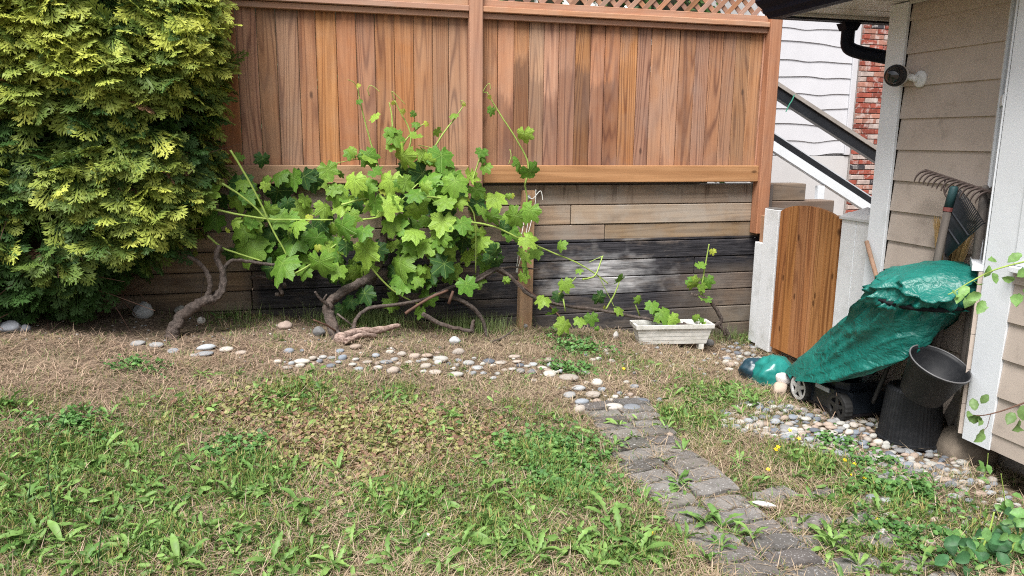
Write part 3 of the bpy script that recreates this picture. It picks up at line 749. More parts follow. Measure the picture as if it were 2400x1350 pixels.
tg = MB(); tg.tube(spline([on_y(1862, 222, 7.10), on_y(1856, 236, 7.1), on_y(1850, 245, 7.1), on_y(1842, 262, 7.1)]), .006, 5)
tag(link('green_twine', tg.mesh('green_twine', flat('green_twine', (.05, .25, .17), .7))), 'thin green twine tied round the upper handrail beyond the fence', 'string')

# ================================================================== golden cedar hedge
HCX, HCY, HB = -2.15, 5.42, .60
def hedge_right(z):
    return np.interp(z, [.35, .55, .75, .95, 1.15, 1.35, 1.8, 2.3, 3.3], [-1.16, -1.02, -.90, -.80, -.72, -.63, -.61, -.59, -.60])
def hedge_surface(u, z, inset=0.):
    """u: angle-like parameter -1..1 over the front (0 = straight front), returns point and outward normal in plan"""
    a = hedge_right(z)-HCX-inset; b = HB-inset; p = 4.0
    th = u
    c, s = np.cos(th), np.sin(th)
    r = (np.abs(c/a)**p+np.abs(s/b)**p)**(-1/p)
    x, y = HCX+r*c, HCY+r*s
    nx = np.sign(c)*np.abs(r*c/a)**(p-1)/a; ny = np.sign(s)*np.abs(r*s/b)**(p-1)/b
    L = np.hypot(nx, ny); return x, y, nx/L, ny/L
def vnoise(P, s, seed=0):
    """cheap smooth pseudo-noise for arrays (N,3)"""
    g = np.random.default_rng(seed); out = np.zeros(len(P))
    for k in range(7):
        d = g.normal(size=3); d /= np.linalg.norm(d); f = s*g.uniform(.6, 1.7); out += np.sin(P @ d*f+g.uniform(0, 6.28))
    return out/7*1.6
def frond_template(g):
    """flat feathery cedar spray about 1 long made of narrow scale branchlets; last column = 0 base .. 1 tip"""
    V, F = [], []
    def kite(p, d, L, w, t0, t1):
        p = np.array(p); d = np.array(d)/np.linalg.norm(d); q = np.array([-d[1], d[0]]); b0 = len(V)
        for e, t in ((p, t0), (p+d*L*.62+q*w, t0+(t1-t0)*.6), (p+d*L, t1), (p+d*L*.62-q*w, t0+(t1-t0)*.6)):
            V.append((e[0], e[1], -.10*e[1]**2-.3*abs(e[0])**1.4+g.uniform(-.02, .02), t))
        F.append((b0, b0+1, b0+3)); F.append((b0+1, b0+2, b0+3))
    kite((0, 0), (0, 1), .55, .02, 0, .5); kite((0, .45), (0, 1), .55, .03, .45, 1.)
    for i in range(8):
        s = .12+.10*i; L = (.50-.30*abs(s-.36)-.22*s)*g.uniform(.75, 1.2)
        for sg in (-1, 1):
            an = math.radians(g.uniform(34, 54)); d = np.array((sg*math.sin(an), math.cos(an))); p = np.array([0, s+.04*(sg > 0)]); t1 = min(1, s*.7+.62)
            kite(p, d, L, .021, s*.7, t1)
            if L > .2:
                for f_ in (.22, .5): kite(p+d*L*f_, (d[0]-sg*.45, d[1]+.15), L*.34, .02, s*.7+.1, t1)
                kite(p+d*L*.42, (d[0]*.25, d[1]+.2), L*.5, .024, s*.7+.2, t1); kite(p+d*L*.62, (d[0]+sg*.5, d[1]*.6), L*.36, .022, s*.7+.3, t1)
    return np.array(V), np.array(F)
def build_hedge():
    g = np.random.default_rng(21)
    root = thing('cedar_hedge', (HCX, HCY, .3), 'tall clipped golden cedar hedge covering the left end of the cedar fence', 'hedge')
    temps = [frond_template(np.random.default_rng(50+i)) for i in range(4)]
    N = 12600
    u = g.uniform(-math.pi*.80, .42, N*2); z = .42+2.85*g.random(N*2)
    # even out along the front
    x, y, nx, ny = hedge_surface(u, z)
    keep = (x > -3.6) & (g.random(len(x)) < np.where(y > 5.3, .5, 1.0)); u, z = u[keep], z[keep]
    x, y, nx, ny = hedge_surface(u, z)
    P = np.stack([x, y, z], 1); clump = vnoise(P, 7., 1)*.6+vnoise(P, 16., 2)*.5
    dens = sstep(-.5, .3, clump)                         # thin patches where the dark inside shows
    zbot = .78+.06*vnoise(P*np.array([1, 0, 0]), 6., 5)+.12*sstep(-1.4, -.9, x)
    pre = np.abs(g.normal(0, .12, len(x)))*(.55+.45*(1-dens)); inner = (g.random(len(x)) < .34) & (z < 1.1); pre = np.where(inner, pre+g.uniform(.12, .3, len(x)), pre)
    keep = (g.random(len(x)) < .07+.93*dens) & (z > zbot-np.clip(pre*1.4-.06, 0, .34))
    u, z, clump, P = u[keep][:N], z[keep][:N], clump[keep][:N], P[keep][:N]
    n = len(u)
    depth = pre[keep][:N]
    x, y, nx, ny = hedge_surface(u, z, 0.0)
    out = clump*.12-depth-.03
    pos = np.stack([x+nx*out, y+ny*out, z+g.normal(0, .02, n)], 1)
    # spray axis: outward, fanned sideways, lightly drooping
    side = np.stack([-ny, nx, np.zeros(n)], 1); o3 = np.stack([nx, ny, np.zeros(n)], 1); up = np.array([0, 0, 1.])
    ax = o3*g.uniform(.25, .9, n)[:, None]+side*g.normal(0, .75, n)[:, None]+up*(g.normal(-.34, .42, n)[:, None])
    ax /= np.linalg.norm(ax, axis=1)[:, None]
    nrm = o3*g.uniform(.3, 1.0, n)[:, None]+up*g.uniform(.35, 1.0, n)[:, None]+side*g.normal(0, .35, n)[:, None]
    nrm -= ax*np.sum(nrm*ax, 1)[:, None]; nrm /= np.linalg.norm(nrm, axis=1)[:, None]
    xx = np.cross(ax, nrm)
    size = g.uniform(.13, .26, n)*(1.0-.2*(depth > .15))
    young = np.clip(.22+.58*clump+.24*(z-1.0)+g.normal(0, .28, n)-depth*3.6, 0, 1)  # new-growth yellow; height and depth terms paint lit tops and dark recesses
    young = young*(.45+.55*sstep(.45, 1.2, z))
    green = np.array([.085, .175, .03]); dark = np.array([.026, .066, .018]); yel = np.array([.50, .53, .095]); brown = np.array([.22, .12, .07])
    isbr = g.random(n) < .013
    k = 300; fr = np.argsort(-(size/np.linalg.norm(pos-CAM, axis=1))*(depth < .06)*(x > -1.9)*(np.abs(z-1.2) < 1.1))[:k]
    sel = np.zeros(n, bool); sel[fr] = True
    R = np.stack([xx, ax, nrm], 2)                        # columns
    which = g.integers(0, 4, n)
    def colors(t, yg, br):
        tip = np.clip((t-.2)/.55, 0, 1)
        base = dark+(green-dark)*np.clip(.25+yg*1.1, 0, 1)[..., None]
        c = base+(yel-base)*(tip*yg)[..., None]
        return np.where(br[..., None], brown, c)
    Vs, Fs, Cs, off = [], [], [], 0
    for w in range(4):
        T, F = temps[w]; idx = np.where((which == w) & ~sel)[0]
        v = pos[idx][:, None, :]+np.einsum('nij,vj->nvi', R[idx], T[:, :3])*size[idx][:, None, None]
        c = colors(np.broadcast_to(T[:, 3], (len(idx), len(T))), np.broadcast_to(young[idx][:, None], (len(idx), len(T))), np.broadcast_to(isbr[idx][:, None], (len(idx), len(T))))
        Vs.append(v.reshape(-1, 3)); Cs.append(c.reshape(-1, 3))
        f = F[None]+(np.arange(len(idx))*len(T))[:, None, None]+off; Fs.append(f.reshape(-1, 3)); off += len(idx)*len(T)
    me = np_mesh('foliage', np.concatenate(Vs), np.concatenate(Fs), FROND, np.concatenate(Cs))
    o = link('foliage', me, root); o['kind'] = 'stuff'
    var = {}
    for i in np.where(sel)[0]:
        q = int(min(3, young[i]*4)); key = (which[i], q)
        if key not in var:
            T, F = temps[which[i]]; yy = np.full(len(T), (q+.5)/4)
            var[key] = np_mesh('frond', T[:, :3], F, FROND, colors(T[:, 3], yy, np.zeros(len(T), bool)))
        m = Matrix(((*(R[i][0]*size[i]), pos[i][0]), (*(R[i][1]*size[i]), pos[i][1]), (*(R[i][2]*size[i]), pos[i][2]), (0, 0, 0, 1)))
        link('frond', var[key], root, matrix=m)
    # dark core shell added to block light and paint the shade inside
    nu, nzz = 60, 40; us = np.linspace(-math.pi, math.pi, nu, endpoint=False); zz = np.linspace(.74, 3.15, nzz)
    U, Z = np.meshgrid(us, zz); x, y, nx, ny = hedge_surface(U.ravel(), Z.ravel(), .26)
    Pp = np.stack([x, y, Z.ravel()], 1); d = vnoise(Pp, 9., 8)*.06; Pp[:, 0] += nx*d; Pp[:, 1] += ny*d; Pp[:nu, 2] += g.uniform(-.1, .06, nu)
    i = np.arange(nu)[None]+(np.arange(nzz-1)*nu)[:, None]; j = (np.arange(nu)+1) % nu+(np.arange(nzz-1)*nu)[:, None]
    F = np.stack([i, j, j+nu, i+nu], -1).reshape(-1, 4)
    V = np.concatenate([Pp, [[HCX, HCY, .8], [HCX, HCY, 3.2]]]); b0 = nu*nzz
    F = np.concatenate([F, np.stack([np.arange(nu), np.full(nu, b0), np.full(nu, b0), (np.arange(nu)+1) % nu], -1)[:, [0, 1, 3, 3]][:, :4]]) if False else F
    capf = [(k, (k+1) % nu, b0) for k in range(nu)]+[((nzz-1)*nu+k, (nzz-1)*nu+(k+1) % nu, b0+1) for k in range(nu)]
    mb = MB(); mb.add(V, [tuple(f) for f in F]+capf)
    link('shade_core', mb.mesh('shade_core', flat('hedge_shade_core', (.03, .026, .016), .95, .05, .5, 30., 1.0, 50.), True), root)
    st = MB()
    for _ in range(150):
        uu, z0 = g.uniform(-2.4, .3), g.uniform(.35, 2.9); x, y, nx, ny = hedge_surface(np.array([uu]), np.array([z0]), g.uniform(.0, .16))
        p = np.array([x[0], y[0], z0]); d = np.array([nx[0]*.15+g.normal(0, .1), ny[0]*.15+g.normal(0, .05), g.normal(-.04, .12)])
        st.tube([p-d*.7, p, p+d*.7+np.array([0, 0, -.015])], [.004, .0015], 4)
    link('twigs', st.mesh('twigs', REDSTEM), root)['kind'] = 'stuff'
    for tx in (-2.9, -2.4, -1.9):
        p = np.array([tx, 5.42, float(ground_z(tx, 5.42))-.05])
        part('trunk', MB().tube(spline([p, p+[.02, 0, .3], p+[-.02, .02, .9]]), [.06, .045], 8, wob=.15, rng=g), BARK, root, True)
build_hedge()

# ================================================================== grape vines
def vine_leaf_mesh(seed):
    g = np.random.default_rng(seed); n = 44; ring = []
    for i in range(n):
        th = -math.pi+2*math.pi*(i+.5)/n; a = abs(th)
        lobe = max(1.0*math.exp(-(a/.46)**2), .84*math.exp(-((a-.98)/.40)**2), .62*math.exp(-((a-1.88)/.50)**2), .42*math.exp(-((a-2.6)/.35)**2))
        r = .47+.55*lobe; r = r if a < 2.8 else .2+.9*(math.pi-a)
        r *= 1+(.06 if i % 2 else -.04)+g.uniform(-.03, .03); ring.append((th, r))
    V = [(0, 0, 0)]; fold = g.uniform(.12, .42); cup = g.uniform(-.3, .55); tw = g.uniform(-.35, .35)
    for k, fr in ((0, .5), (1, 1.0)):
        for th, r in ring:
            rr = r*fr; x, y = rr*math.sin(th), rr*math.cos(th)
            k2 = abs((abs(th)/.96+.5) % 1-.5)*2
            z = -cup*rr*rr-fold*.30*k2*rr+tw*x*y+(.03*g.normal() if k else 0)
            V.append((x, y, z))
    F = [(0, 1+i, 1+(i+1) % n) for i in range(n)]
    F += [(1+i, 1+n+i, 1+n+(i+1) % n, 1+(i+1) % n) for i in range(n)]
    me = bpy.data.meshes.new('leaf'); me.from_pydata(V, [], F); me.materials.append(GLEAF); me.shade_smooth(); return me
VL = [vine_leaf_mesh(s) for s in range(10)]
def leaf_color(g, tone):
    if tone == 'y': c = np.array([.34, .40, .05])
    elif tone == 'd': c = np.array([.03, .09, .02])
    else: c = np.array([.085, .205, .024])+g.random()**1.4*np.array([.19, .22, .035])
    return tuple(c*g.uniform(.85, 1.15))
def vine_leaf(root, p, size, g, tone='m', stem=None):
    n = Vector((g.normal(-.12, .6), -1.0, g.normal(.65, .6))); tip = Vector((g.normal(0, .55), -.25, -1.0))
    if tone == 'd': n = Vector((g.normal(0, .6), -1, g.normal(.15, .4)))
    m = frame(p, n, tip, size)
    # size is the visible diameter: mesh spans about 1.75
    m = m @ Matrix.Scale(1/1.62, 4) @ Matrix.Translation((0, -.25, 0))
    return link('leaf', VL[g.integers(0, 10)], root, matrix=m, color=leaf_color(g, tone))
gA = np.random.default_rng(77)
left_vine = thing('grape_vine', (-.95, 5.2, .25), 'gnarled old grape vine at the edge of the cedar hedge with a forked leaning trunk', 'vine', 'grape vines')
mid_vine = thing('grape_vine', (.1, 5.1, .1), 'large leafy grape vine with a bent trunk spreading over the timbers and up the fence', 'vine', 'grape vines')
right_vine = thing('grape_vine', (3.2, 5.4, -.1), 'young grape vine on a dark twisted stem at the right end of the white planter', 'vine', 'grape vines')
def stem_pts(px, y0, y1=None):
    y1 = y0 if y1 is None else y1; n = len(px); out = []
    for i, (a, b) in enumerate(px): out.append(on_y(a, b, y0+(y1-y0)*i/max(1, n-1)))
    return out
def wstem(root, px, y0, y1, r0, r1, mat=None, n=8, name='stem', wob=.14):
    pts = stem_pts(px, y0, y1); P = spline(pts, 5); D = dist(pts[0])/FPX
    r = np.linspace(r0*D, r1*D, len(P))
    for i in range(1, len(P)-1): P[i] = P[i]+gA.normal(0, .12, 3)*r[i]
    n = n if r0 < 4 else n+6; rg = None if r0 < 3 or mat is GREENSTEM else gA.uniform(-.2, .2, n)
    return part(name, MB().tube(P, list(r), n, wob=wob*.5, rng=gA, ridge=rg), mat or BARK, root, True)
base = on_g(410, 776); yb = min(base[1], 4.95)
wstem(left_vine, [(400, 806), (404, 788), (409, 765), (432, 735), (466, 712), (500, 700)], yb, 5.06, 15, 11, n=10, name='trunk', wob=.2)
wstem(left_vine, [(462, 714), (488, 688), (490, 650), (466, 616), (440, 600)], 5.05, 5.05, 7, 4, n=8)
wstem(left_vine, [(492, 706), (519, 680), (521, 640), (508, 605), (515, 575)], 5.06, 5.15, 9, 6, n=9)
wstem(left_vine, [(519, 640), (540, 612), (575, 612), (640, 620), (700, 616)], 5.12, 5.25, 5, 2.5, n=6)
wstem(left_vine, [(478, 650), (472, 700), (476, 750)], 5.30, 5.25, 1.5, 1, n=5)
bm_ = on_g(785, 795); ym = bm_[1]
wstem(mid_vine, [(790, 806), (782, 775), (770, 740), (771, 712), (800, 686), (842, 664), (872, 645), (893, 600), (900, 545), (905, 500)], ym, 5.45, 13, 7, n=10, name='trunk', wob=.2)
wstem(mid_vine, [(768, 716), (752, 702), (738, 684)], 5.1, 5.05, 4, 2.5); wstem(mid_vine, [(757, 704), (766, 690)], 5.05, 5.04, 3, 2)
wstem(mid_vine, [(786, 776), (765, 762), (735, 750)], ym, ym-.1, 2.5, 2, mat=REDSTEM); wstem(mid_vine, [(790, 735), (825, 762)], 5.1, 5.05, 2.5, 2)
wstem(mid_vine, [(828, 775), (836, 745), (868, 722), (930, 714), (1000, 700), (1060, 672), (1105, 665), (1160, 634)], 5.15, 5.35, 4.5, 3)
wstem(mid_vine, [(950, 735), (1000, 702), (1050, 680)], 5.1, 5.2, 3.5, 2.5, mat=REDSTEM); wstem(mid_vine, [(1052, 712), (1062, 682)], 5.2, 5.2, 4, 3, mat=REDSTEM)
wstem(mid_vine, [(1010, 692), (1062, 698), (1100, 715), (1128, 745), (1142, 790)], 5.4, 5.3, 5, 4.5)
wstem(mid_vine, [(990, 735), (1030, 758), (1070, 770), (1106, 776)], 5.1, 5.15, 5, 5); wstem(mid_vine, [(1106, 780), (1108, 758), (1112, 750)], 5.15, 5.15, 5, 3)
wstem(mid_vine, [(872, 575), (900, 563), (945, 565), (985, 588), (1015, 622)], 5.5, 5.5, 3.5, 3)
wstem(mid_vine, [(905, 560), (893, 600), (882, 640), (870, 690)], 5.6, 5.6, 6, 4)
wstem(mid_vine, [(980, 640), (1020, 628), (1060, 640), (1110, 660)], 5.5, 5.5, 6, 4)
wstem(mid_vine, [(1090, 672), (1130, 645), (1165, 630), (1195, 648), (1240, 690), (1290, 710), (1350, 720), (1420, 730), (1500, 745), (1560, 755), (1640, 766)], 5.4, 5.25, 6, 3.2)
wstem(mid_vine, [(1160, 632), (1200, 626), (1265, 632)], 5.5, 5.5, 3, 1.5); wstem(mid_vine, [(1165, 634), (1205, 655), (1250, 690), (1290, 720), (1315, 745)], 5.4, 5.3, 3, 2, mat=REDSTEM)
for q in (((640, 630), (650, 660), (662, 690)), ((662, 690), (648, 690)), ((588, 652), (612, 646), (640, 656)), ((660, 655), (668, 672))):
    wstem(left_vine, list(q), 5.45, 5.35, 5, 4, name='pruned_stub')
wstem(right_vine, [(1714, 806), (1702, 776), (1682, 762), (1690, 748), (1672, 716), (1655, 700), (1618, 688)], 5.45, 5.45, 5.5, 3, n=7)
wstem(right_vine, [(1682, 762), (1650, 762), (1600, 758)], 5.4, 5.3, 4.5, 3.5, n=6); wstem(right_vine, [(1682, 762), (1695, 775), (1700, 785)], 5.4, 5.4, 3.5, 2.5, n=6)
def shoot(root, px, y0, y1, r0=2.6, r1=1.2): return wstem(root, px, y0, y1, r0, r1, GREENSTEM, 5, 'shoot', 0)
shoot(right_vine, [(1642, 692), (1648, 650), (1657, 600), (1662, 572)], 5.45, 5.45, 2.4, 1.4)
for px in ([(900, 425), (880, 370), (862, 310), (848, 255), (838, 205)], [(940, 395), (962, 335), (958, 300), (938, 262), (925, 235)], [(935, 370), (950, 330), (980, 300), (1000, 285)],
           [(1000, 375), (1040, 312), (1068, 275), (1085, 250)], [(1230, 435), (1238, 385), (1215, 335), (1180, 280), (1152, 235), (1142, 216)],
           [(1105, 430), (1118, 390), (1130, 350)], [(905, 560), (900, 480), (935, 400)], [(920, 300), (918, 270), (912, 240)]):
    shoot(mid_vine, px, 5.48, 5.50)
shoot(mid_vine, [(1230, 435), (1235, 470), (1225, 520)], 5.5, 5.5)
for px in ([(540, 352), (575, 410), (610, 475), (640, 540), (668, 590), (690, 640)], [(500, 490), (560, 503), (640, 514), (780, 515)], [(486, 552), (520, 580), (560, 595), (615, 612)], [(520, 430), (580, 470), (630, 520)]):
    shoot(left_vine, px, 5.15, 5.2, 2.8, 2)
for px in ([(1100, 520), (1160, 532), (1220, 560), (1290, 590), (1350, 615), (1400, 645), (1425, 665)], [(690, 642), (740, 612), (800, 565), (870, 540)], [(850, 515), (905, 500), (980, 430)],
           [(868, 625), (920, 680), (985, 715)], [(800, 480), (860, 465), (935, 462)], [(990, 460), (1060, 470), (1110, 500), (1115, 640)], [(1365, 655), (1395, 645), (1412, 600)]):
    shoot(mid_vine, px, 5.2, 5.3, 2.6, 1.6)
for px in ([(1310, 690), (1335, 665), (1350, 650)], [(1320, 700), (1325, 730)], [(1420, 725), (1440, 690), (1452, 660)], [(1500, 742), (1490, 715)], [(1530, 740), (1560, 760)]):
    shoot(mid_vine, px, 5.3, 5.28, 2.2, 1.4)
def tendril(root, px, y):
    wstem(root, px, y, y-.03, 1.0, .7, GREENSTEM, 4, 'tendril', 0)
for px in ([(838, 205), (828, 192), (815, 187)], [(866, 225), (862, 210), (870, 200), (890, 215)], [(925, 235), (918, 215), (928, 222), (950, 245)], [(1085, 250), (1080, 235), (1092, 242)], [(980, 340), (1020, 350), (1010, 362), (985, 345)],
           [(1142, 216), (1132, 215), (1146, 195), (1150, 210)], [(1195, 350), (1198, 365), (1192, 385)], [(1380, 615), (1408, 602), (1415, 600)], [(1405, 650), (1425, 690), (1440, 720)], [(760, 390), (800, 380), (845, 372)]):
    tendril(mid_vine, px, 5.47)
L6 = "430,50,70 580,75,100d 1135,30,80 1250,50,110 255,275,140 265,455,150 125,130,50 440,240,180d 680,175,120 780,200,140 700,285,180d 430,345,140 540,335,90 470,190,90 585,215,100 620,370,70 850,330,100 1000,145,130 1075,165,60 1160,220,150 1050,300,140 980,385,130 1110,330,90 1290,350,140 1240,260,140 410,250,60y 460,525,150 410,460,80 360,515,40y 700,450,140 790,490,130 640,580,170d 780,590,200 480,630,230 590,620,130 395,680,120d 690,750,220 945,490,130d 935,570,150 875,430,50y 1090,510,180 1140,440,120 1215,530,130 1010,670,110y 945,740,180 1050,770,120 845,780,110 870,690,100 925,625,50y 1060,690,90 1230,670,190 1320,650,120d 1020,820,90d 1110,845,80d 1235,930,130d 1090,1015,90d 1130,970,100d 520,250,80 600,240,70 740,350,90d 330,340,100d 560,440,110d 660,530,120d 860,600,120d 1000,440,110d"
L7 = "50,140,70 165,170,120 310,60,120 285,15,70 350,180,160 285,115,60 425,50,80 550,25,60 480,155,100 575,180,160 500,205,100 640,275,120 800,145,65 835,230,75 815,190,40 1055,50,100 1025,205,90 1090,265,120 170,320,80 280,325,150 245,360,60y 190,440,140 270,460,160 420,390,120 330,320,60 450,280,160d 510,370,130 580,390,150 480,345,80 440,490,140 530,540,160 590,435,130 650,320,90 690,365,90 720,400,70y 785,365,100 820,490,120 870,520,100 990,520,130 970,610,100 960,395,40 1075,490,130 1080,650,110 1055,740,110 1110,720,90 1065,810,90 1050,860,80 950,875,45 245,705,130d 405,600,140 410,730,90 580,640,100 690,560,140 640,690,110 515,700,80 590,790,90 625,860,80 725,745,110 740,600,110 810,690,110 850,775,130 780,620,110 915,760,60d 335,800,180 350,880,150 460,815,60 440,885,75 510,885,90 305,1005,120 490,990,110 450,1065,80 725,915,120 785,880,100 825,830,50 150,975,110d 30,1060,80d 500,450,140d 620,500,150d 700,650,140d 400,440,130d 560,300,120 370,260,120d 650,590,120d 780,450,110d"
L8 = "490,530,90 625,700,60 525,810,110 475,890,90d 365,915,110 440,1010,90 515,1095,130 630,1060,90 710,1050,100 750,1115,40 910,775,90 770,900,100d 910,985,80 800,965,30y 1040,915,65 1135,960,100 1215,1010,130 1280,1060,110 1435,1045,50 1180,1060,40 115,775,55 150,180,40y"
LR = "1480,670,80 1560,570,50y 1440,800,110 1530,785,95 1490,825,70 1490,890,70 1530,910,60 1410,780,70"
def place_leaves(spec, ox, oy, sc_, y0, y1, pick, seed):
    g = np.random.default_rng(seed)
    for s in spec.split():
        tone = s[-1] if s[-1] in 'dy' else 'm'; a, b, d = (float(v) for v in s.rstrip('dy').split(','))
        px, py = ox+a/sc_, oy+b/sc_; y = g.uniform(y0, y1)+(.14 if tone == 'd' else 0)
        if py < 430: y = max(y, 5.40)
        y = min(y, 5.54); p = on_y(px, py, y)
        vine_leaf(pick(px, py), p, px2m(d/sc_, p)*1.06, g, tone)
place_leaves(L6, 400, 350, 2.7, 5.08, 5.42, lambda a, b: left_vine if a < 720 else mid_vine, 1)
place_leaves(L7, 800, 300, 2.4545, 5.10, 5.45, lambda a, b: mid_vine, 2)
place_leaves(L8, 1150, 400, 3.0, 5.18, 5.28, lambda a, b: mid_vine, 3)
place_leaves(LR, 1150, 400, 3.0, 5.4, 5.45, lambda a, b: right_vine, 4)
g = np.random.default_rng(15); fillp = [(545, 430), (700, 415), (900, 400), (1100, 400), (1220, 520), (1160, 640), (1000, 700), (890, 660), (760, 650), (640, 650), (550, 590)]
def inpoly(x, y, poly):
    c = False; n = len(poly)
    for i in range(n):
        (x1, y1), (x2, y2) = poly[i], poly[(i+1) % n]
        if (y1 > y) != (y2 > y) and x < (x2-x1)*(y-y1)/(y2-y1)+x1: c = not c
    return c
k = 0
while k < 115:
    px, py = g.uniform(545, 1220), g.uniform(400, 700)
    if not inpoly(px, py, fillp): continue
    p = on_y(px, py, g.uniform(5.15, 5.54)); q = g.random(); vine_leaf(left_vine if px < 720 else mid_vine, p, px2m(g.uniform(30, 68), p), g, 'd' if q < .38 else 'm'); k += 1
g = np.random.default_rng(9)
for px, py, s in [(838, 200, 12), (842, 238, 16), (876, 275, 28), (820, 355, 28), (922, 242, 10), (945, 262, 14), (968, 268, 16), (975, 292, 20), (1000, 290, 14), (1062, 270, 22), (1088, 245, 10), (1152, 262, 24), (1148, 228, 10), (1130, 360, 26)]:
    p = on_y(px, py, 5.46); vine_leaf(mid_vine, p, px2m(s, p)*1.1, g, 'y' if s < 16 else 'm')
# old grey piece of dead vine wood lying in front of the trunk
log = thing('dead_vine_limb', on_g(860, 790), 'split grey-pink piece of dead vine wood lying at the foot of the middle vine', 'log')
lp = [on_g(795, 806)+[0, 0, .03], on_g(830, 797)+[0, 0, .05], on_g(880, 795)+[0, 0, .06], on_g(938, 790)+[0, 0, .085]]
mdw = Mat('dead_wood', .85, .2); P_ = mdw.coords(); f_ = mdw.noise(mdw.mapping(P_, (.15, 1, 1)), 60., 4, .7)
mdw.base(mdw.mix(mdw.rng(f_, .35, .65), (.12, .075, .06), (.45, .34, .29))); mdw.bump(f_, .8, .01)
part('limb', MB().tube(spline(lp), [.04, .043, .034, .03, .028, .026, .028, .028, .03, .032, .03, .026, .026, .024, .022, .02, .018, .016, .01], 9, wob=.22, rng=g), mdw.m, log, True)
part('limb', MB().tube(spline([lp[0]+[.03, -.03, -.01], lp[1]+[.05, -.04, -.01], lp[2]+[0, -.04, -.03]]), [.02, .016], 7, wob=.2, rng=g), mdw.m, log, True)
tw_ = thing('fallen_twig', on_g(1180, 800), 'dark broken twig on the dry grass right of the vine', 'twig')
part('twig', MB().tube(spline([on_g(1150, 806)+[0, 0, .012], on_g(1175, 800)+[0, 0, .02], on_g(1205, 790)+[0, 0, .06]]), [.012, .006], 6, wob=.2, rng=g), BARK, tw_, True)
part('twig', MB().tube([on_g(1160, 803)+[0, 0, .015], on_g(1175, 812)+[0, 0, .01]], [.008, .005], 6), BARK, tw_, True)

# ================================================================== white planter box
pl = thing('planter_box', (2.68, 5.2, -.08), 'grimy white plastic window box with ribbed sides set against the dark timbers', 'planter')
PA, PB_ = np.array([2.372, 5.19]), np.array([2.985, 5.10])
dL = (PB_-PA)/np.linalg.norm(PB_-PA); dN = np.array([-dL[1], dL[0]]); LB = np.linalg.norm(PB_-PA); zg = float(ground_z(2.68, 5.2))
def pbox(inset, depth, z0, z1, in2=None, flare=.0):
    vs = []
    for z, i in ((z0, inset), (z1, inset if in2 is None else in2)):
        for a, b in ((i, i), (LB-i, i), (LB-i, depth-i), (i, depth-i)): p = PA+dL*a+dN*b; vs.append((p[0], p[1], z))
    return MB().add(vs, [(0, 1, 5, 4), (1, 2, 6, 5), (2, 3, 7, 6), (3, 0, 4, 7)])
WPL = Mat('planter_plastic', .5, .35); P_ = WPL.pos(); n_ = WPL.noise(P_, 14., 5, .7); n2_ = WPL.noise(P_, 3.5, 3)
WPL.base(WPL.mix(WPL.math('MULTIPLY', WPL.rng(n_, .38, .66), WPL.rng(n2_, .3, .65, .12, .7)), (.68, .68, .65), (.27, .27, .22)))
DP = .19
zb0, zt0 = zg+.028, zg+.188
for i in range(4):
    za, zb_ = zb0+(zt0-zb0-.03)*i/4, zb0+(zt0-zb0-.03)*(i+1)/4
    f0 = .03*(1-i/4)+.012; part('rib', pbox(f0, DP, za, zb_-.003, f0-.006), WPL.m, pl)
    part('rib_gap', pbox(f0-.002, DP, zb_-.003, zb_, f0-.002), WPL.m, pl)
rim = pbox(.0, DP, zt0-.03, zt0, -.004); i0 = pbox(.0, DP, zt0-.03, zt0)
vs = list(rim.v[4:8])
inn = [tuple(np.append(PA+dL*a+dN*b, zt0)) for a, b in ((.014, .014), (LB-.014, .014), (LB-.014, DP-.014), (.014, DP-.014))]
low = [tuple(np.append(PA+dL*a+dN*b, zt0-.08)) for a, b in ((.025, .025), (LB-.025, .025), (LB-.025, DP-.025), (.025, DP-.025))]
rim.add(vs+inn+low, [(k, (k+1) % 4, (k+1) % 4+4, k+4) for k in range(4)]+[(k+4, (k+1) % 4+4, (k+1) % 4+8, k+8) for k in range(4)])
part('rim', rim, WPL.m, pl)
part('soil', MB().add([tuple(np.append(PA+dL*a+dN*b, zt0-.055)) for a, b in ((.02, .02), (LB-.02, .02), (LB-.02, DP-.02), (.02, DP-.02))], [(0, 1, 2, 3)]), flat('potting_soil', (.07, .055, .045), .95, .1, .4, 40., 1., 60.), pl)
for a in (.06, LB-.10):
    q = [PA+dL*(a+s)+dN*t for s, t in ((0, .045), (.04, .045), (.04, .1), (0, .1))]; part('foot', MB().prism([(v[0], v[1]) for v in q], zg-.02, zb0, 'z'), WPL.m, pl)
sp = thing('vine_seedling', (2.9, 5.2, zt0), 'tiny seedling growing in the white window box', 'plant')
part('stem', MB().tube([(2.90, 5.19, zt0-.055), (2.905, 5.185, zt0+.01), (2.885, 5.18, zt0+.05)], .003, 5), GREENSTEM, sp)
for d in ((-.02, 0, .05), (.01, -.01, .025), (.035, 0, .0)): vine_leaf(sp, Vector((2.89, 5.17, zt0))+Vector(d), .045, g, 'm')

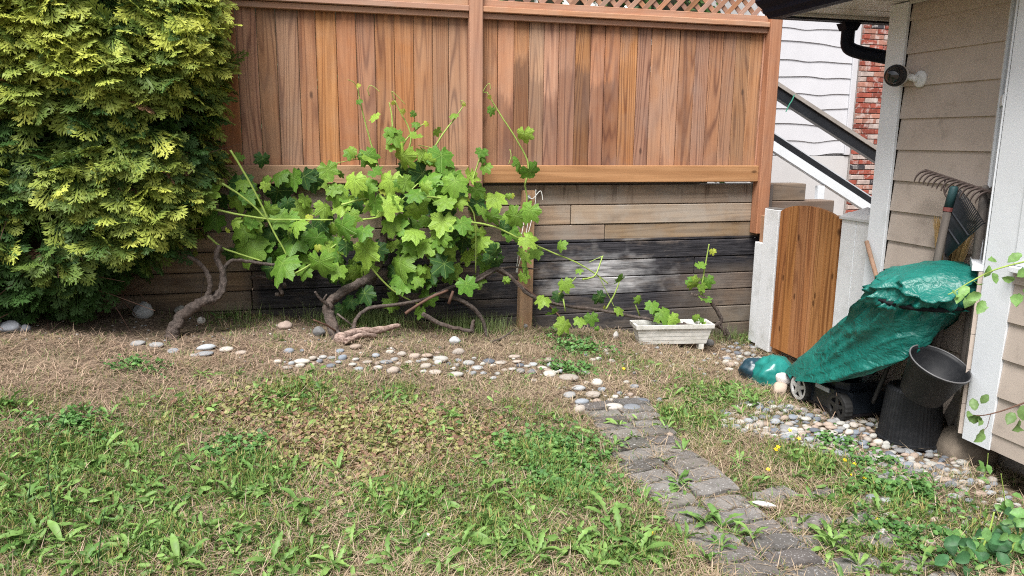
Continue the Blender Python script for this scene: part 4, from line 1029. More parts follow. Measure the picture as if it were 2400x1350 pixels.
# ================================================================== covered lawn mower
mw = thing('lawn_mower', (3.03, 3.7, -.08), 'black lawn mower with light grey wheels mostly hidden under a green tarpaulin', 'lawn mower')
zw = -.065
DECK = flat('mower_deck', (.012, .016, .022), .35, .5, .3, 8.)
ring_d = [(2.90, 3.95), (2.97, 4.03), (3.17, 4.03), (3.24, 3.95), (3.24, 3.54), (3.18, 3.46), (2.93, 3.46), (2.87, 3.54), (2.87, 3.85)]
part('deck', MB().prism(ring_d, zw+.045, zw+.17, 'z').prism([(x*.8+.61, y*.8+.75) for x, y in ring_d], zw+.1701, zw+.21, 'z'), DECK, mw)
part('deck_skirt', MB().prism([(3.055+(x-3.055)*1.05, 3.69+(y-3.69)*1.04) for x, y in ring_d], zw+.03, zw+.044, 'z'), flat('mower_skirt', (.012, .010, .012), .5), mw)
part('engine', MB().lathe([(.1, zw+.2101), (.1, zw+.27), (.085, zw+.29)], 20, Matrix.Translation((3.05, 3.7, 0)), True, True), DECK, mw, True)
def wheel(x, y, r, w, rc=(.5, .5, .49)):
    Mx = frame((x, y, zw+r), (-1, 0, 0), (0, 0, 1))
    wl = part('wheel', MB().lathe([(r*.97, -w/2), (r, -w*.35), (r, w*.35), (r*.95, w/2), (r*.78, w/2)], 40, Mx, True, False, rib=-.035, ribn=1), flat('tyre_rubber', (.022, .022, .022), .8, .2, .3, 20., .3, 90.) if 'TYRE' not in ROOTS else ROOTS['TYRE'], mw)
    rim_ = MB(); rim_.lathe([(r*.8, w*.30), (r*.8, w*.52), (r*.66, w*.52), (r*.62, w*.3)], 32, Mx, False, False)
    rim_.lathe([(r*.25, w*.3), (r*.25, w*.56), (r*.1, w*.6)], 16, Mx, False, True)
    for k in range(5):
        a = 2*math.pi*k/5+.3; c, s_ = math.cos(a), math.sin(a)
        q = [Mx @ Vector((c*rr-s_*o, s_*rr+c*o, w*zz)) for zz in (.36, .5) for rr, o in ((r*.2, -r*.14), (r*.66, -r*.1), (r*.66, r*.1), (r*.2, r*.14))]
        rim_.add(q, [(4, 5, 6, 7), (0, 1, 5, 4), (2, 3, 7, 6), (1, 2, 6, 5), (3, 0, 4, 7)])
    part('rim', rim_, PAINTED, wl, color=rc)
for x, y, r, rc in ((2.865, 3.83, .092, (.5, .5, .49)), (2.875, 3.49, .085, (.02, .02, .02)), (3.25, 3.83, .092, (.5, .5, .49)), (3.25, 3.49, .085, (.02, .02, .02))): wheel(x, y, r, .05, rc)  # rear rims coloured near black to paint the shade under the tarp
for x in (3.0, 3.14):
    part('handle', MB().tube(spline([(x, 3.38, zw+.14), (x, 3.28, .35), (x+.005, 3.18, .62), (x+.01, 3.12, .84)]), .012, 8), flat('mower_handle', (.03, .03, .03), .5), mw, True)
part('handle_bar', MB().tube([(2.885, 3.12, .84), (3.235, 3.12, .84)], .013, 8), DECK, mw, True)
part('silver_plate', MB().box(2.862, 2.868, 3.58, 3.70, zw+.14, zw+.165), PAINTED, mw, color=(.4, .42, .44))

def loft(rings, closed_top=True, sub=1):
    K, Mn = len(rings), len(rings[0]); V = [tuple(p) for r in rings for p in r]
    F = [(i*Mn+k, i*Mn+(k+1) % Mn, (i+1)*Mn+(k+1) % Mn, (i+1)*Mn+k) for i in range(K-1) for k in range(Mn)]
    if closed_top: F.append(tuple((K-1)*Mn+k for k in range(Mn)))
    return V, F
def resample(pts, n):
    P = [np.array(p, float) for p in pts]; P.append(P[0]); S = spline(P, 8); S = np.array(S)
    d = np.r_[0, np.cumsum(np.linalg.norm(np.diff(S, axis=0), axis=1))]; t = np.linspace(0, d[-1], n, endpoint=False)
    return np.stack([np.interp(t, d, S[:, k]) for k in range(3)], 1)
tarp = thing('green_tarpaulin', (3.03, 3.6, 0), 'shiny green tarpaulin draped over the lawn mower and strapped round its handle', 'tarpaulin')
MN = 120
# corresponding control loops, all starting at the near right corner and running left along the near side, then to the front and back along the wall
hem = [(3.25, 3.14, .60), (3.10, 3.10, .53), (2.94, 3.08, .44), (2.85, 3.30, .26), (2.80, 3.55, .155), (2.80, 3.80, .09), (2.85, 4.00, .065), (2.99, 4.10, .06), (3.14, 4.09, .09), (3.24, 3.92, .14), (3.27, 3.60, .27), (3.28, 3.30, .46)]
mid = [(3.24, 3.10, .66), (3.10, 3.04, .62), (2.94, 3.05, .58), (2.84, 3.22, .50), (2.83, 3.42, .45), (2.87, 3.62, .40), (2.93, 3.76, .36), (3.02, 3.82, .36), (3.12, 3.80, .38), (3.21, 3.66, .42), (3.25, 3.45, .52), (3.27, 3.25, .60)]
neck = [(3.21, 3.05, .70), (3.08, 2.98, .69), (2.94, 2.99, .695), (2.83, 3.08, .705), (2.79, 3.17, .72), (2.82, 3.24, .73), (2.90, 3.28, .735), (3.0, 3.29, .735), (3.1, 3.27, .73), (3.18, 3.22, .72), (3.22, 3.16, .71), (3.235, 3.1, .70)]
bag = [(3.28, 2.92, .85), (3.10, 2.93, .79), (2.95, 2.96, .78), (2.85, 3.04, .77), (2.79, 3.15, .78), (2.81, 3.26, .80), (2.9, 3.31, .82), (3.0, 3.31, .83), (3.1, 3.29, .83), (3.2, 3.22, .83), (3.25, 3.14, .83), (3.275, 3.06, .83)]
crown = [(3.27, 2.95, .895), (3.12, 3.0, .885), (3.0, 3.02, .875), (2.92, 3.08, .855), (2.88, 3.15, .845), (2.90, 3.2, .85), (2.95, 3.23, .865), (3.02, 3.22, .885), (3.1, 3.2, .90), (3.17, 3.15, .90), (3.21, 3.1, .895), (3.24, 3.05, .89)]
tip = [(3.16, 3.04, .90), (3.11, 3.04, .905), (3.06, 3.06, .905), (3.03, 3.08, .90), (3.0, 3.1, .895), (3.0, 3.12, .895), (3.02, 3.14, .90), (3.05, 3.13, .905), (3.09, 3.12, .915), (3.12, 3.1, .915), (3.14, 3.08, .91), (3.16, 3.06, .905)]
def align(l): 
    S = []; n = len(l)
    for i in range(n):
        p0, p1, p2, p3 = (np.array(l[(i+k) % n], float) for k in (-1, 0, 1, 2))
        for k in range(MN//n):
            t = k/(MN//n); S.append(.5*((2*p1)+(-p0+p2)*t+(2*p0-5*p1+4*p2-p3)*t*t+(-p0+3*p1-3*p2+p3)*t**3))
    return np.array(S)
loops = [align(l) for l in (hem, mid, neck, bag, crown, tip)]; counts = [26, 22, 12, 10, 5]
def ridged(P, s, seed): return 1-2*np.abs(vnoise(P, s, seed))
rings = []
for i in range(len(loops)-1):
    a, b = loops[i], loops[i+1]
    p_1, p2_ = loops[max(i-1, 0)], loops[min(i+2, len(loops)-1)]
    for k in range(counts[i]):
        t = k/counts[i]; rings.append(.5*((2*a)+(-p_1+b)*t*(.6)+(2*p_1*.0+0)*t*t)+0 if False else a*(1-t)+b*t)
rings.append(loops[-1]); R_ = np.array(rings); K = len(R_)
lev = np.arange(K); body = np.clip(1-lev/48, 0, 1); bagm = np.exp(-((lev-57)/8)**2)
cen = R_.mean(1, keepdims=True); nrm_ = R_-cen; nrm_ /= np.linalg.norm(nrm_, axis=2, keepdims=True)+1e-9
ang = np.arange(MN)/MN*2*math.pi
g = np.random.default_rng(13)
flatP = R_.reshape(-1, 3)
# long folds radiating from the strap, crumple between
foldc = np.zeros((K, MN))
for f, amp, ph in ((7, .010, .4), (11, .010, 1.9), (19, .007, 3.1), (31, .004, 5.0)):
    wv = np.sin(ang[None]*f+ph+.5*np.sin(lev[:, None]*.13+ph*2)); foldc += amp*(1-np.abs(wv))*2-amp
gather = np.exp(-((lev-48)/9.)**2)[:, None]
sidefold = foldc*(.14+1.0*gather)
cr1 = (ridged(flatP*np.array([1, 1.2, 1.4]), 14., 3)*.012+ridged(flatP, 30., 4)*.006+ridged(flatP, 65., 6)*.0025).reshape(K, MN)
diag = (1-2*np.abs(np.sin((flatP @ np.array([3.0, 11., 15.]))+1.6*vnoise(flatP, 4., 9)))).reshape(K, MN)*.012*body[:, None]
dax = np.array([0, .8, -.6]); flatA = flatP-.72*(flatP @ dax)[:, None]*dax
crs = ((np.maximum(0, ridged(flatA, 15., 21))**2)*.028+(np.maximum(0, ridged(flatA, 33., 22))**2)*.014+(np.maximum(0, ridged(flatP, 24., 23))**3)*.010).reshape(K, MN)
disp = sidefold*1.7+cr1*(.15+.9*bagm[:, None])+diag*1.2+(crs-.014)*(1+.9*bagm[:, None])
disp[lev > 44] += (ridged(flatP*np.array([1., 1., 2.]), 11., 12).reshape(K, MN)*.022+(np.maximum(0, ridged(flatP*np.array([1.3, 1., 1.6]), 10., 14))**3).reshape(K, MN)*.05)[lev > 44]
disp *= np.clip((K-lev)/8, .15, 1)[:, None]
strapm = np.exp(-((lev-48)/1.6)**2)[:, None]; disp -= .02*strapm
V = (R_+nrm_*disp[..., None]).reshape(-1, 3); V[:, 0] = np.minimum(V[:, 0], 3.29)
F = np.array([(i*MN+k, i*MN+(k+1) % MN, (i+1)*MN+(k+1) % MN, (i+1)*MN+k) for i in range(K-1) for k in range(MN)])
capc = len(V); V = np.vstack([V, V[-MN:].mean(0)[None]])
F = np.vstack([F, [((K-1)*MN+k, (K-1)*MN+(k+1) % MN, capc, capc) for k in range(0)]]) if False else F
mb = MB(); mb.add(V, [tuple(f) for f in F]+[((K-1)*MN+k, (K-1)*MN+(k+1) % MN, capc) for k in range(MN)])
cover = part('cover', mb, TARP, tarp, True)
# strap
sl_ = [rr for rr in (46.6, 47.3, 48, 48.7, 49.4)]
Vr = V[:-1].reshape(K, MN, 3); sv_ = []
for s_, o_ in zip((46, 47, 48, 49, 50), (.008, .020, .024, .020, .008)):
    ring = R_[s_]+nrm_[s_]*(foldc[s_][:, None]*.5+o_-.004); sv_.append(ring)
sm = MB(); vv, ff = loft(sv_, False); sm.add(vv, ff)
part('strap', sm, flat('black_strap', (.008, .008, .01), .8, .2, .3, 40., .3, 90.), tarp, True)

# second crumpled tarpaulin bundle in front
bt = thing('tarpaulin_bundle', (2.97, 4.3, -.08), 'small crumpled bundle of lighter green tarpaulin at the front of the mower', 'tarpaulin')
def lump(c, r, seed, seg=48, rings_=26, amp=.12, fr=9.):
    a = np.linspace(0, 2*math.pi, seg, endpoint=False); b = np.linspace(-1.35, 1.5, rings_)
    P = np.array([[math.cos(t)*math.cos(q), math.sin(t)*math.cos(q), math.sin(q)] for q in b for t in a])
    d = 1+amp*(ridged(P, fr*.35, seed)+.55*ridged(P, fr*.8, seed+1)+.25*ridged(P, fr*2, seed+2))
    P = P*d[:, None]*np.array(r)+np.array(c); F = [(i*seg+k, i*seg+(k+1) % seg, (i+1)*seg+(k+1) % seg, (i+1)*seg+k) for i in range(rings_-1) for k in range(seg)]
    F += [tuple(range(seg))[::-1], tuple((rings_-1)*seg+k for k in range(seg))]
    return MB().add(P, F)
pc = on_x(1803, 868, 2.95); 
TARP2 = flat('teal_tarp', (.012, .165, .145), .3, .5, .2, 9., .5, 30.)
part('bundle', lump(pc+np.array([.03, .0, -.03]), (.135, .13, .115), 31), TARP2, bt, True)
part('dark_fold', lump(pc+np.array([-.03, .13, -.035]), (.10, .09, .085), 37), flat('dark_blue_tarp', (.012, .04, .06), .35, .5, .2, 9., .4, 30.), bt, True)

# ================================================================== rocks
def rock_mesh(seed, flatn=.7, amp=.12, sub=3, sharp=0.):
    bm = bmesh.new(); bmesh.ops.create_icosphere(bm, subdivisions=sub, radius=1)
    P = np.array([v.co[:] for v in bm.verts]); gg = np.random.default_rng(seed)
    d = 1+amp*vnoise(P, 2.2, seed)+amp*.35*vnoise(P, 5., seed+1)
    if sharp:
        for _ in range(7):
            n_ = gg.normal(size=3); n_ /= np.linalg.norm(n_); h = gg.uniform(.62, .85); s = P @ n_; d = np.minimum(d, np.where(s > .05, h/np.maximum(s, .05), 9))
    P = P*d[:, None]*np.array([1, gg.uniform(.75, 1.0), flatn])
    for v, p in zip(bm.verts, P): v.co = p
    me = bpy.data.meshes.new('stone'); bm.to_mesh(me); bm.free(); me.materials.append(STONE); me.shade_smooth(); return me
RM = [rock_mesh(i, [.55, .65, .5, .75, .6, .45][i % 6], .1, 2) for i in range(8)]
RBIG = [rock_mesh(40+i, .8, .2, 3, 1.) for i in range(3)]
def rock(px, py, w, h, c, label, cat='rock', me=None, sink=.25, name='rock', yx=None):
    p = on_g(px, py+h*.35); s = px2m(w, p)/2; hz = px2m(h, p)/2*1.05
    g_ = np.random.default_rng(int(px)); m = Matrix.Translation((p[0], p[1], p[2]+hz*(1-sink))) @ Matrix.Rotation(g_.uniform(-.4, .4), 4, 'Z') @ Matrix.Diagonal((s, s*.9, hz/.8, 1))
    o = link(name, me or RBIG[int(px) % 3], None, matrix=m, color=c); return tag(o, label, cat)
rock(335, 731, 50, 40, (.36, .37, .37), 'large pale grey boulder under the cedar hedge')
rock(422, 720, 28, 20, (.34, .33, .3), 'grey rock behind the forked vine trunk')
rock(472, 752, 20, 18, (.62, .6, .55), 'small whitish angular rock right of the forked vine trunk')
rock(20, 768, 60, 28, (.17, .18, .2), 'dark grey rock in the shade at the far left under the hedge')
rock(56, 772, 32, 18, (.14, .145, .16), 'small dark rock beside the larger shaded rock under the hedge')
rock(668, 764, 36, 20, (.33, .26, .22), 'brownish flat rock in the dirt between the two vine trunks')
rock(750, 780, 30, 27, (.15, .15, .15), 'round dark rock at the foot of the middle vine trunk')
rock(1068, 800, 28, 22, (.42, .44, .45), 'light grey rock alone on the dry grass below the vine')
rock(1828, 915, 48, 38, (.42, .34, .27), 'beige rock on the ground by the mower wheel, under a white one', me=RBIG[1])
p_ = on_y(1840, 891, float(on_g(1826, 930)[1])+.06); o_ = link('rock', RBIG[0], None, matrix=Matrix.Translation(Vector(p_)) @ Matrix.Rotation(.5, 4, 'Y') @ Matrix.Diagonal((.062, .055, .052, 1)), color=(.6, .58, .56)); tag(o_, 'white rough rock resting on the beige rock and the tarpaulin by the mower wheel', 'rock')
rock(1782, 893, 24, 30, (.5, .47, .43), 'small pale upright rock left of the tarpaulin bundle', me=RM[3])
rock(2126, 1148, 26, 14, (.5, .49, .47), 'cream pebble-like rock near the yellow buttercups', me=RM[2])
rock(1443, 787, 14, 18, (.6, .58, .55), 'small white rock at the left end of the planter', me=RBIG[2])
rock(1662, 805, 24, 20, (.12, .12, .12), 'dark rock at the right end of the planter', me=RM[3])
# concrete pier block behind the buckets
pb = on_x(2258, 1030, 3.22)
PIER = flat('rough_brown_concrete', (.2, .165, .13), .95, .1, .3, 12., .8, 50.)
pr_ = link('footing', lump((3.26, 2.99, -.07), (.15, .14, .12), 71, 28, 14, .05, 4.).mesh('footing', PIER, True)); tag(pr_, 'rough brown lump of concrete footing behind the black pots', 'footing')

# ================================================================== black nursery pots
BLK = Mat('black_plastic', .55, .35); P_ = BLK.pos(); n_ = BLK.noise(P_, 30., 4, .7)
BLK.base(BLK.mix(BLK.rng(n_, .45, .75, 0, .5), (.010, .011, .0135), (.034, .034, .036)))
pt = thing('plastic_pot', (3.07, 3.2, -.08), 'upturned black plastic nursery pot with ribbed sides on the pebbles', 'pot')
c0 = on_g(2140, 1030); c0 = np.array([3.085, 3.185, float(ground_z(3.085, 3.185))+.012])
T0 = Matrix.Translation(Vector(c0))
part('pot_wall', MB().lathe([(.163, .0), (.1665, .002), (.1665, .018), (.158, .022), (.134, .285), (.128, .296), (.118, .300)], 96, T0, False, False, rib=-.012, ribn=1), BLK.m, pt)
part('pot_base', MB().lathe([(.118, .299), (.105, .297), (.1, .291), (.06, .290), (.055, .295), (.001, .295)], 48, T0, False, True), BLK.m, pt, True)
ax = Vector((.07, -.35, .80)).normalized(); c1 = Vector(on_x(2204, 852, 2.97))-ax*.205
pt2 = thing('plastic_pot', c1, 'black plastic pot tilted open end up on top of the upturned pot against the house', 'pot')
T1 = frame(c1, ax, (0, 1, 0))
part('pot_wall', MB().lathe([(.001, .004), (.096, .004), (.100, .0), (.104, .006), (.139, .186), (.146, .189), (.148, .204), (.144, .206), (.136, .188), (.1, .012), (.001, .012)], 64, T1, False, False), BLK.m, pt2, True)
rr_ = [T1 @ Vector((.1465*math.cos(a), .1465*math.sin(a), .205)) for a in np.linspace(0, 2*math.pi, 49)]
part('pot_rim', MB().tube(rr_, .004, 6, cap=False), flat('rim_highlight', (.12, .12, .125), .45, .4), pt2, True)  # rim coloured paler than the pot to paint its highlight

# ================================================================== garden tools leaning on the house
def tool(name, label, cat, loc): return thing(name, loc, label, cat)
TM = flat('rusty_steel', (.13, .1, .09), .6, .4, .3, 20., .3, 80., metal=.6)
rk = tool('bow_rake', 'rusty steel bow rake standing head up against the tan siding', 'rake', (3.2, 3.1, -.1))
h0, h1 = Vector((3.20, 3.405, 1.362)), Vector((3.20, 2.975, 1.272))
d_ = (h1-h0).normalized(); up_ = Vector((0, .2, 1)).normalized()
part('rake_bar', MB().tube([h0, h1], .0085, 6), TM, rk)
for i in range(14):
    p = h0+(h1-h0)*(i+.3)/13.8
    part('tine', MB().tube(spline([p, p+Vector((-.030, .010, -.010)), p+Vector((-.046, .018, -.032)), p+Vector((-.050, .024, -.058))]), [.0075, .006, .003], 5), TM, rk)
mid_ = h0+(h1-h0)*.5
part('bow', MB().tube(spline([h0+(h1-h0)*.33, mid_+Vector((-.01, .06, -.06)), mid_+Vector((0, .03, -.10))]), .005, 6).tube(spline([h0+(h1-h0)*.68, mid_+Vector((-.01, -.05, -.055)), mid_+Vector((0, .03, -.10))]), .005, 6), TM, rk, True)
part('handle', MB().tube([mid_+Vector((0, .03, -.09)), (3.22, 3.19, .5), (3.15, 3.25, -.1)], .014, 8), OLDWOOD, rk, True)
lr = tool('leaf_rake', 'black plastic fan leaf rake with a grey wooden handle, head up beside the broom', 'rake', (3.12, 3.3, -.1))
apex = Vector(on_x(2212, 608, 3.15)); ta, tb = Vector(on_x(2242, 436, 3.17)), Vector(on_x(2306, 522, 3.12))
BLP = flat('rake_plastic', (.012, .015, .02), .45, .4, .2, 8.)
nt_ = 23
for i in range(nt_):
    t = i/(nt_-1); e = ta.lerp(tb, t)+Vector((0, 0, .012*math.sin(t*math.pi))); e0 = apex+(e-apex)*.1
    nn = Vector((-.8, -.5, .1)).normalized()
    part('tine', MB().tube([e0, apex+(e-apex)*.55+nn*.012, apex+(e-apex)*.92+nn*.006, e, e-nn*.018+Vector((0, 0, -.004))], [.005, .0048, .0042, .0036, .0028], 4), BLP, lr)
for fr in (.42, .66): part('brace', MB().tube([apex+(ta.lerp(tb, t)-apex)*fr+Vector((-.012, -.008, 0)) for t in (0.02, .25, .5, .75, .98)], .0055, 5), BLP, lr)
web = [apex+(ta.lerp(tb, t)-apex)*f for f in (.06, .42) for t in (0, .5, 1)]
part('fan_web', MB().add([v+o for o in (Vector((0, 0, 0)), Vector((.004, .003, 0))) for v in web], [(0, 1, 4, 3), (1, 2, 5, 4), (6, 9, 10, 7), (7, 10, 11, 8), (0, 3, 9, 6), (2, 8, 11, 5), (3, 4, 10, 9), (4, 5, 11, 10)]), BLP, lr)
s0, s1, s2 = Vector(on_x(2236, 440, 3.14)), Vector(on_x(2222, 488, 3.135)), Vector(on_x(2196, 612, 3.11))
TEALP = flat('teal_socket_plastic', (.02, .055, .06), .5)
part('socket', MB().tube([s0+Vector((0, 0, .008)), s0, s1], [.012, .021, .021], 10), TEALP, lr, True)
part('socket_collar', MB().tube([s1+(s1-s2).normalized()*.004, s1+(s2-s1)*.06], .0225, 10), flat('red_collar', (.16, .05, .045), .6), lr)
part('handle', MB().tube([s1+(s2-s1)*.05, s2, s2+(s2-s1)*2.2], .0195, 10), OLDWOOD, lr, True)
br = tool('straw_broom', 'old straw broom standing bristles up behind the leaf rake', 'broom', (3.2, 3.2, -.1))
g = np.random.default_rng(5); ba = Vector(on_x(2222, 640, 3.235)); bl, brr = Vector(on_x(2189, 512, 3.24)), Vector(on_x(2284, 545, 3.24))
brm = MB()
for i in range(210):
    t = g.random(); e = bl.lerp(brr, t)+Vector((g.uniform(-.012, .012), 0, g.normal(0, .012)-.03*(t > .4)*(t < .6))); s = ba+(brr-bl)*(t-.5)*.42+Vector((g.uniform(-.014, .014), 0, g.normal(0, .004)))
    k = s.lerp(e, .5)+Vector((g.uniform(-.01, .004), g.normal(0, .004), 0)); q = g.uniform(.7, 1.25)
    a = len(brm.v); brm.tube([s, k, e], [.0022, .0019, .0012], 3, cap=False); brm.c[a:] = [(.42*q, .285*q, .13*q)]*(len(brm.v)-a)
part('bristles', brm.mesh('bristles', STEMM, col=True), None, br)
part('binding', MB().tube([ba+(brr-bl)*-.23+Vector((-.018, 0, .02)), ba+(brr-bl)*.0+Vector((-.02, 0, .018)), ba+(brr-bl)*.23+Vector((-.018, 0, .016))], .004, 5), flat('broom_binding', (.35, .25, .13), .8), br)
part('handle', MB().tube([ba+Vector((0, 0, -.02)), ba+Vector((-.03, .02, -.7)), (3.17, 3.28, -.12)], [.03, .014, .012], 8), OLDWOOD, br, True)
wp = tool('weathered_pole', 'thick weathered wooden pole with a rounded top behind the rake head', 'pole', (3.2, 3.0, -.1))
pts = [on_x(2311, 434, 3.225), on_x(2309, 442, 3.225), on_x(2290, 600, 3.24), on_x(2272, 760, 3.25), on_x(2262, 835, 3.25), np.array([3.25, 3.03, -.1])]
part('pole', MB().tube(pts, [.008, .022, .023, .022, .022, .022], 10), OLDWOOD, wp, True)
mp = tool('metal_pole', 'thin light grey metal pole leaning in the corner of the bay', 'pole', (3.2, 2.95, -.1))
pts = [on_x(2304, 560, 3.245), on_x(2290, 700, 3.245), on_x(2276, 870, 3.235), np.array([3.22, 2.98, -.1])]
part('pole', MB().tube(pts, .0105, 8), flat('galvanised_grey', (.33, .35, .38), .45, .5, .1, 10., metal=.3), mp, True)
st_ = tool('wooden_stick', 'plain brown wooden stick leaning against the white corner of the house behind the tarpaulin', 'stick', (3.2, 3.6, -.1))
part('stick', MB().tube([on_x(2031, 566, 3.26), on_x(2061, 672, 3.2), on_x(2110, 850, 3.12)], .0135, 8), flat('stick_wood', (.3, .19, .13), .7, .2, .2, 20.), st_, True)
st2 = tool('tool_handle', 'reddish brown tool handle showing between the tarpaulin and the tilted pot', 'handle', (3.2, 3.2, -.1))
part('handle', MB().tube([on_x(2208, 690, 3.26), on_x(2203, 740, 3.26), on_x(2190, 850, 3.24), np.array([3.22, 3.3, -.1])], .013, 8), flat('handle_brown', (.22, .1, .07), .6, .2, .2, 20.), st2, True)
sb_ = tool('short_board', 'short dark board slanting to the ground behind the tilted pot', 'board', (3.22, 3.0, -.05))
q0, q1 = Vector(on_x(2252, 925, 3.2)), Vector(on_x(2218, 985, 3.22)); dv = Vector((0, .02, .03))
part('board', MB().add([q0-dv, q0+dv, q1+dv, q1-dv]+[v+Vector((.02, 0, 0)) for v in (q0-dv, q0+dv, q1+dv, q1-dv)], [(0, 1, 2, 3), (7, 6, 5, 4), (0, 4, 5, 1), (1, 5, 6, 2), (2, 6, 7, 3), (3, 7, 4, 0)]), OLDWOOD, sb_)

# ================================================================== paver path
path = thing('paver_path', (1.55, 2.9, 0), 'narrow path of grey interlocking concrete pavers running toward the row of stones', None, kind='structure')
def paver_mesh(seed):
    gg = np.random.default_rng(seed); W, H = .207, .1; k = 12; top = []
    wav = lambda x: .0105*math.sin(x/W*2*math.pi)
    for i in range(k+1): x = -W/2+W*i/k; top.append((x, H/2+wav(x)))
    for i in range(k+1): x = W/2-W*i/k; top.append((x, -H/2+wav(x)))
    ins = [(x*.965, y*.93-(.0005)) for x, y in top]; n = len(top); 
    V = [(x, y, -.05) for x, y in top]+[(x+gg.normal(0, .0012), y+gg.normal(0, .0012), -.006) for x, y in top]+[(x, y, gg.normal(0, .0008)) for x, y in ins]
    V.append((0, 0, gg.normal(0, .001)))
    F = [(a*n+i, a*n+(i+1) % n, (a+1)*n+(i+1) % n, (a+1)*n+i) for a in (0, 1) for i in range(n)]+[(2*n+i, 2*n+(i+1) % n, 3*n) for i in range(n)]
    mb = MB(); mb.add(V, F); return mb.mesh('paver', PAVER)
PM = [paver_mesh(i) for i in range(4)]
g = np.random.default_rng(31)
PAVED = []
def paver(x, y, rz, dz=0.):
    e = .04; z = float(ground_z(x, y)); tx = (float(ground_z(x+e, y))-float(ground_z(x-e, y)))/(2*e); ty = (float(ground_z(x, y+e))-float(ground_z(x, y-e)))/(2*e)
    n = Vector((-tx*.6+g.normal(0, .025), -ty*.6+g.normal(0, .03), 1)); k = g.uniform(.6, 1.3); PAVED.append((x, y))
    m = frame((x, y, z+.018+dz+g.normal(0, .004)), n, (-math.sin(rz), math.cos(rz), 0))
    link('paver', PM[g.integers(0, 4)], path, matrix=m, color=(.142*k*(1+.06*g.random()), .136*k, .13*k*(1-.08*g.random())))
pcx = lambda y: np.interp(y, [1.8, 2.2, 2.55, 3.05, 3.75, 3.9], [1.53, 1.53, 1.52, 1.54, 1.625, 1.64])
y = 3.83; r = 0
while y > 1.85:
    for c in (-.5, .5):
        if r == 0 and c > 0 and False: continue
        sh = .5*.0; paver(pcx(y)+c*.217+g.normal(0, .004), y+(.028 if c > 0 else -.028)+g.normal(0, .003), -.05+g.normal(0, .02), 0)
    y -= .1135; r += 1
for x, y, rz, dz in ((1.87, 2.62, .15, -.006), (2.10, 2.60, .3, -.012), (1.86, 2.38, -.1, -.004), (2.08, 2.34, .2, -.006), (1.85, 2.24, -.1, -.004), (2.07, 2.20, .0, -.008), (1.86, 2.1, -.05, -.002), (2.28, 2.5, .25, -.014), (2.07, 2.06, .05, -.006), (1.85, 1.97, 0, 0), (2.07, 1.93, 0, 0)):
    paver(x, y, rz, dz)

# ================================================================== stones and pebbles
SC = [(.27, .29, .31), (.18, .205, .24), (.36, .355, .33), (.31, .275, .24), (.11, .125, .15), (.42, .395, .35), (.23, .23, .23), (.29, .225, .18)]
def pick_col(g, light=.0):
    c = np.array(SC[g.integers(0, len(SC))]); c = c+(np.array([.55, .54, .51])-c)*light*g.random()**1.6; return tuple(c*g.uniform(.85, 1.15))
SPM = [rock_mesh(100+i, [.5, .6, .45, .7][i % 4], .17, 1 if i < 4 else 2, .5 if i % 2 else 0.) for i in range(8)]
def stone_part(root, p, a, b, h, g, c, big=True, sink=.35, name='stone'):
    m = Matrix.Translation((p[0], p[1], p[2]+h*(1-2*sink))) @ Matrix.Rotation(g.normal(0, .25), 4, 'Z') @ Matrix.Rotation(g.normal(0, .12), 4, 'X') @ Matrix.Diagonal((a, b, h/.6, 1))
    return link(name, SPM[4+g.integers(0, 4)] if big else SPM[g.integers(0, 4)], root, matrix=m, color=c)
LAID = []
edging = thing('stone_row', (.9, 4.4, 0), 'loose row of rounded grey river stones crossing the dry grass to the head of the path', None, kind='structure')
g = np.random.default_rng(41)
R5 = "322,805,42,12 367,808,32,16 483,812,48,18 530,818,34,14 478,828,46,12 405,822,28,10 455,834,20,8 565,827,32,10"
R7 = "265,55,30,15 500,92,65,40 485,55,60,25 385,90,50,25 430,140,60,30 265,112,95,40 205,128,45,25 255,140,70,25 330,135,30,25 125,118,60,20 555,135,50,15 590,157,60,30 770,60,60,25 640,118,60,25 750,118,75,30 790,165,85,55 880,118,60,25 935,118,35,15 970,105,50,25 980,140,80,35 1045,65,35,22 1050,120,60,35 1030,175,80,30 965,175,40,20 1110,128,35,30 1155,135,40,30 1150,188,95,40 1140,158,35,18 1225,122,70,40 1255,98,30,20 1305,130,40,20 1250,183,60,28 1310,183,40,28 1275,152,70,30 1365,140,40,20 1410,122,75,25 1430,165,45,28 1475,160,50,28 1500,115,60,25 1520,138,50,20 1595,132,65,25 1590,172,70,32 1365,212,50,22 1600,225,40,20 1650,150,60,28 1390,185,40,20 1690,135,40,30 1680,165,50,25 820,130,40,20 700,130,40,18"
R4 = "330,205,115,45 490,230,80,50 385,265,90,40 520,275,60,30 470,305,110,40 335,308,90,30 405,345,90,50 490,340,60,35 395,388,90,48 590,375,110,55 695,385,120,40 755,345,90,40 485,388,60,25 595,320,50,30 430,240,35,18 435,180,40,30 400,175,40,25 705,260,70,28 660,235,40,20 660,325,40,25 680,310,50,20 850,335,40,35 910,540,50,42 720,325,40,30 770,378,30,25 375,175,30,20 500,100,40,30 465,105,40,25 425,80,30,15 575,115,40,15 545,55,50,12 620,300,35,20 570,340,40,20 440,375,30,20 250,175,60,30 280,170,40,25"
for spec, ox, oy, k in ((R5, 0, 0, 1.), (R7, 600, 800, 2.4543), (R4, 1200, 800, 2.455)):
    for s in spec.split():
        a, b, w, h = (float(v) for v in s.split(',')); px, py, w, h = ox+a/k, oy+b/k, w/k, h/k
        p = on_g(px, py+h*.4); A_ = px2m(w, p)/2*1.06; hz = px2m(h, p)/2*1.0
        stone_part(edging, p+[0, .4*hz, 0], A_, A_*g.uniform(.62, .85), max(hz, .014), g, pick_col(g, .3), True, .24); LAID.append((p[0], p[1]+.3*A_, A_))
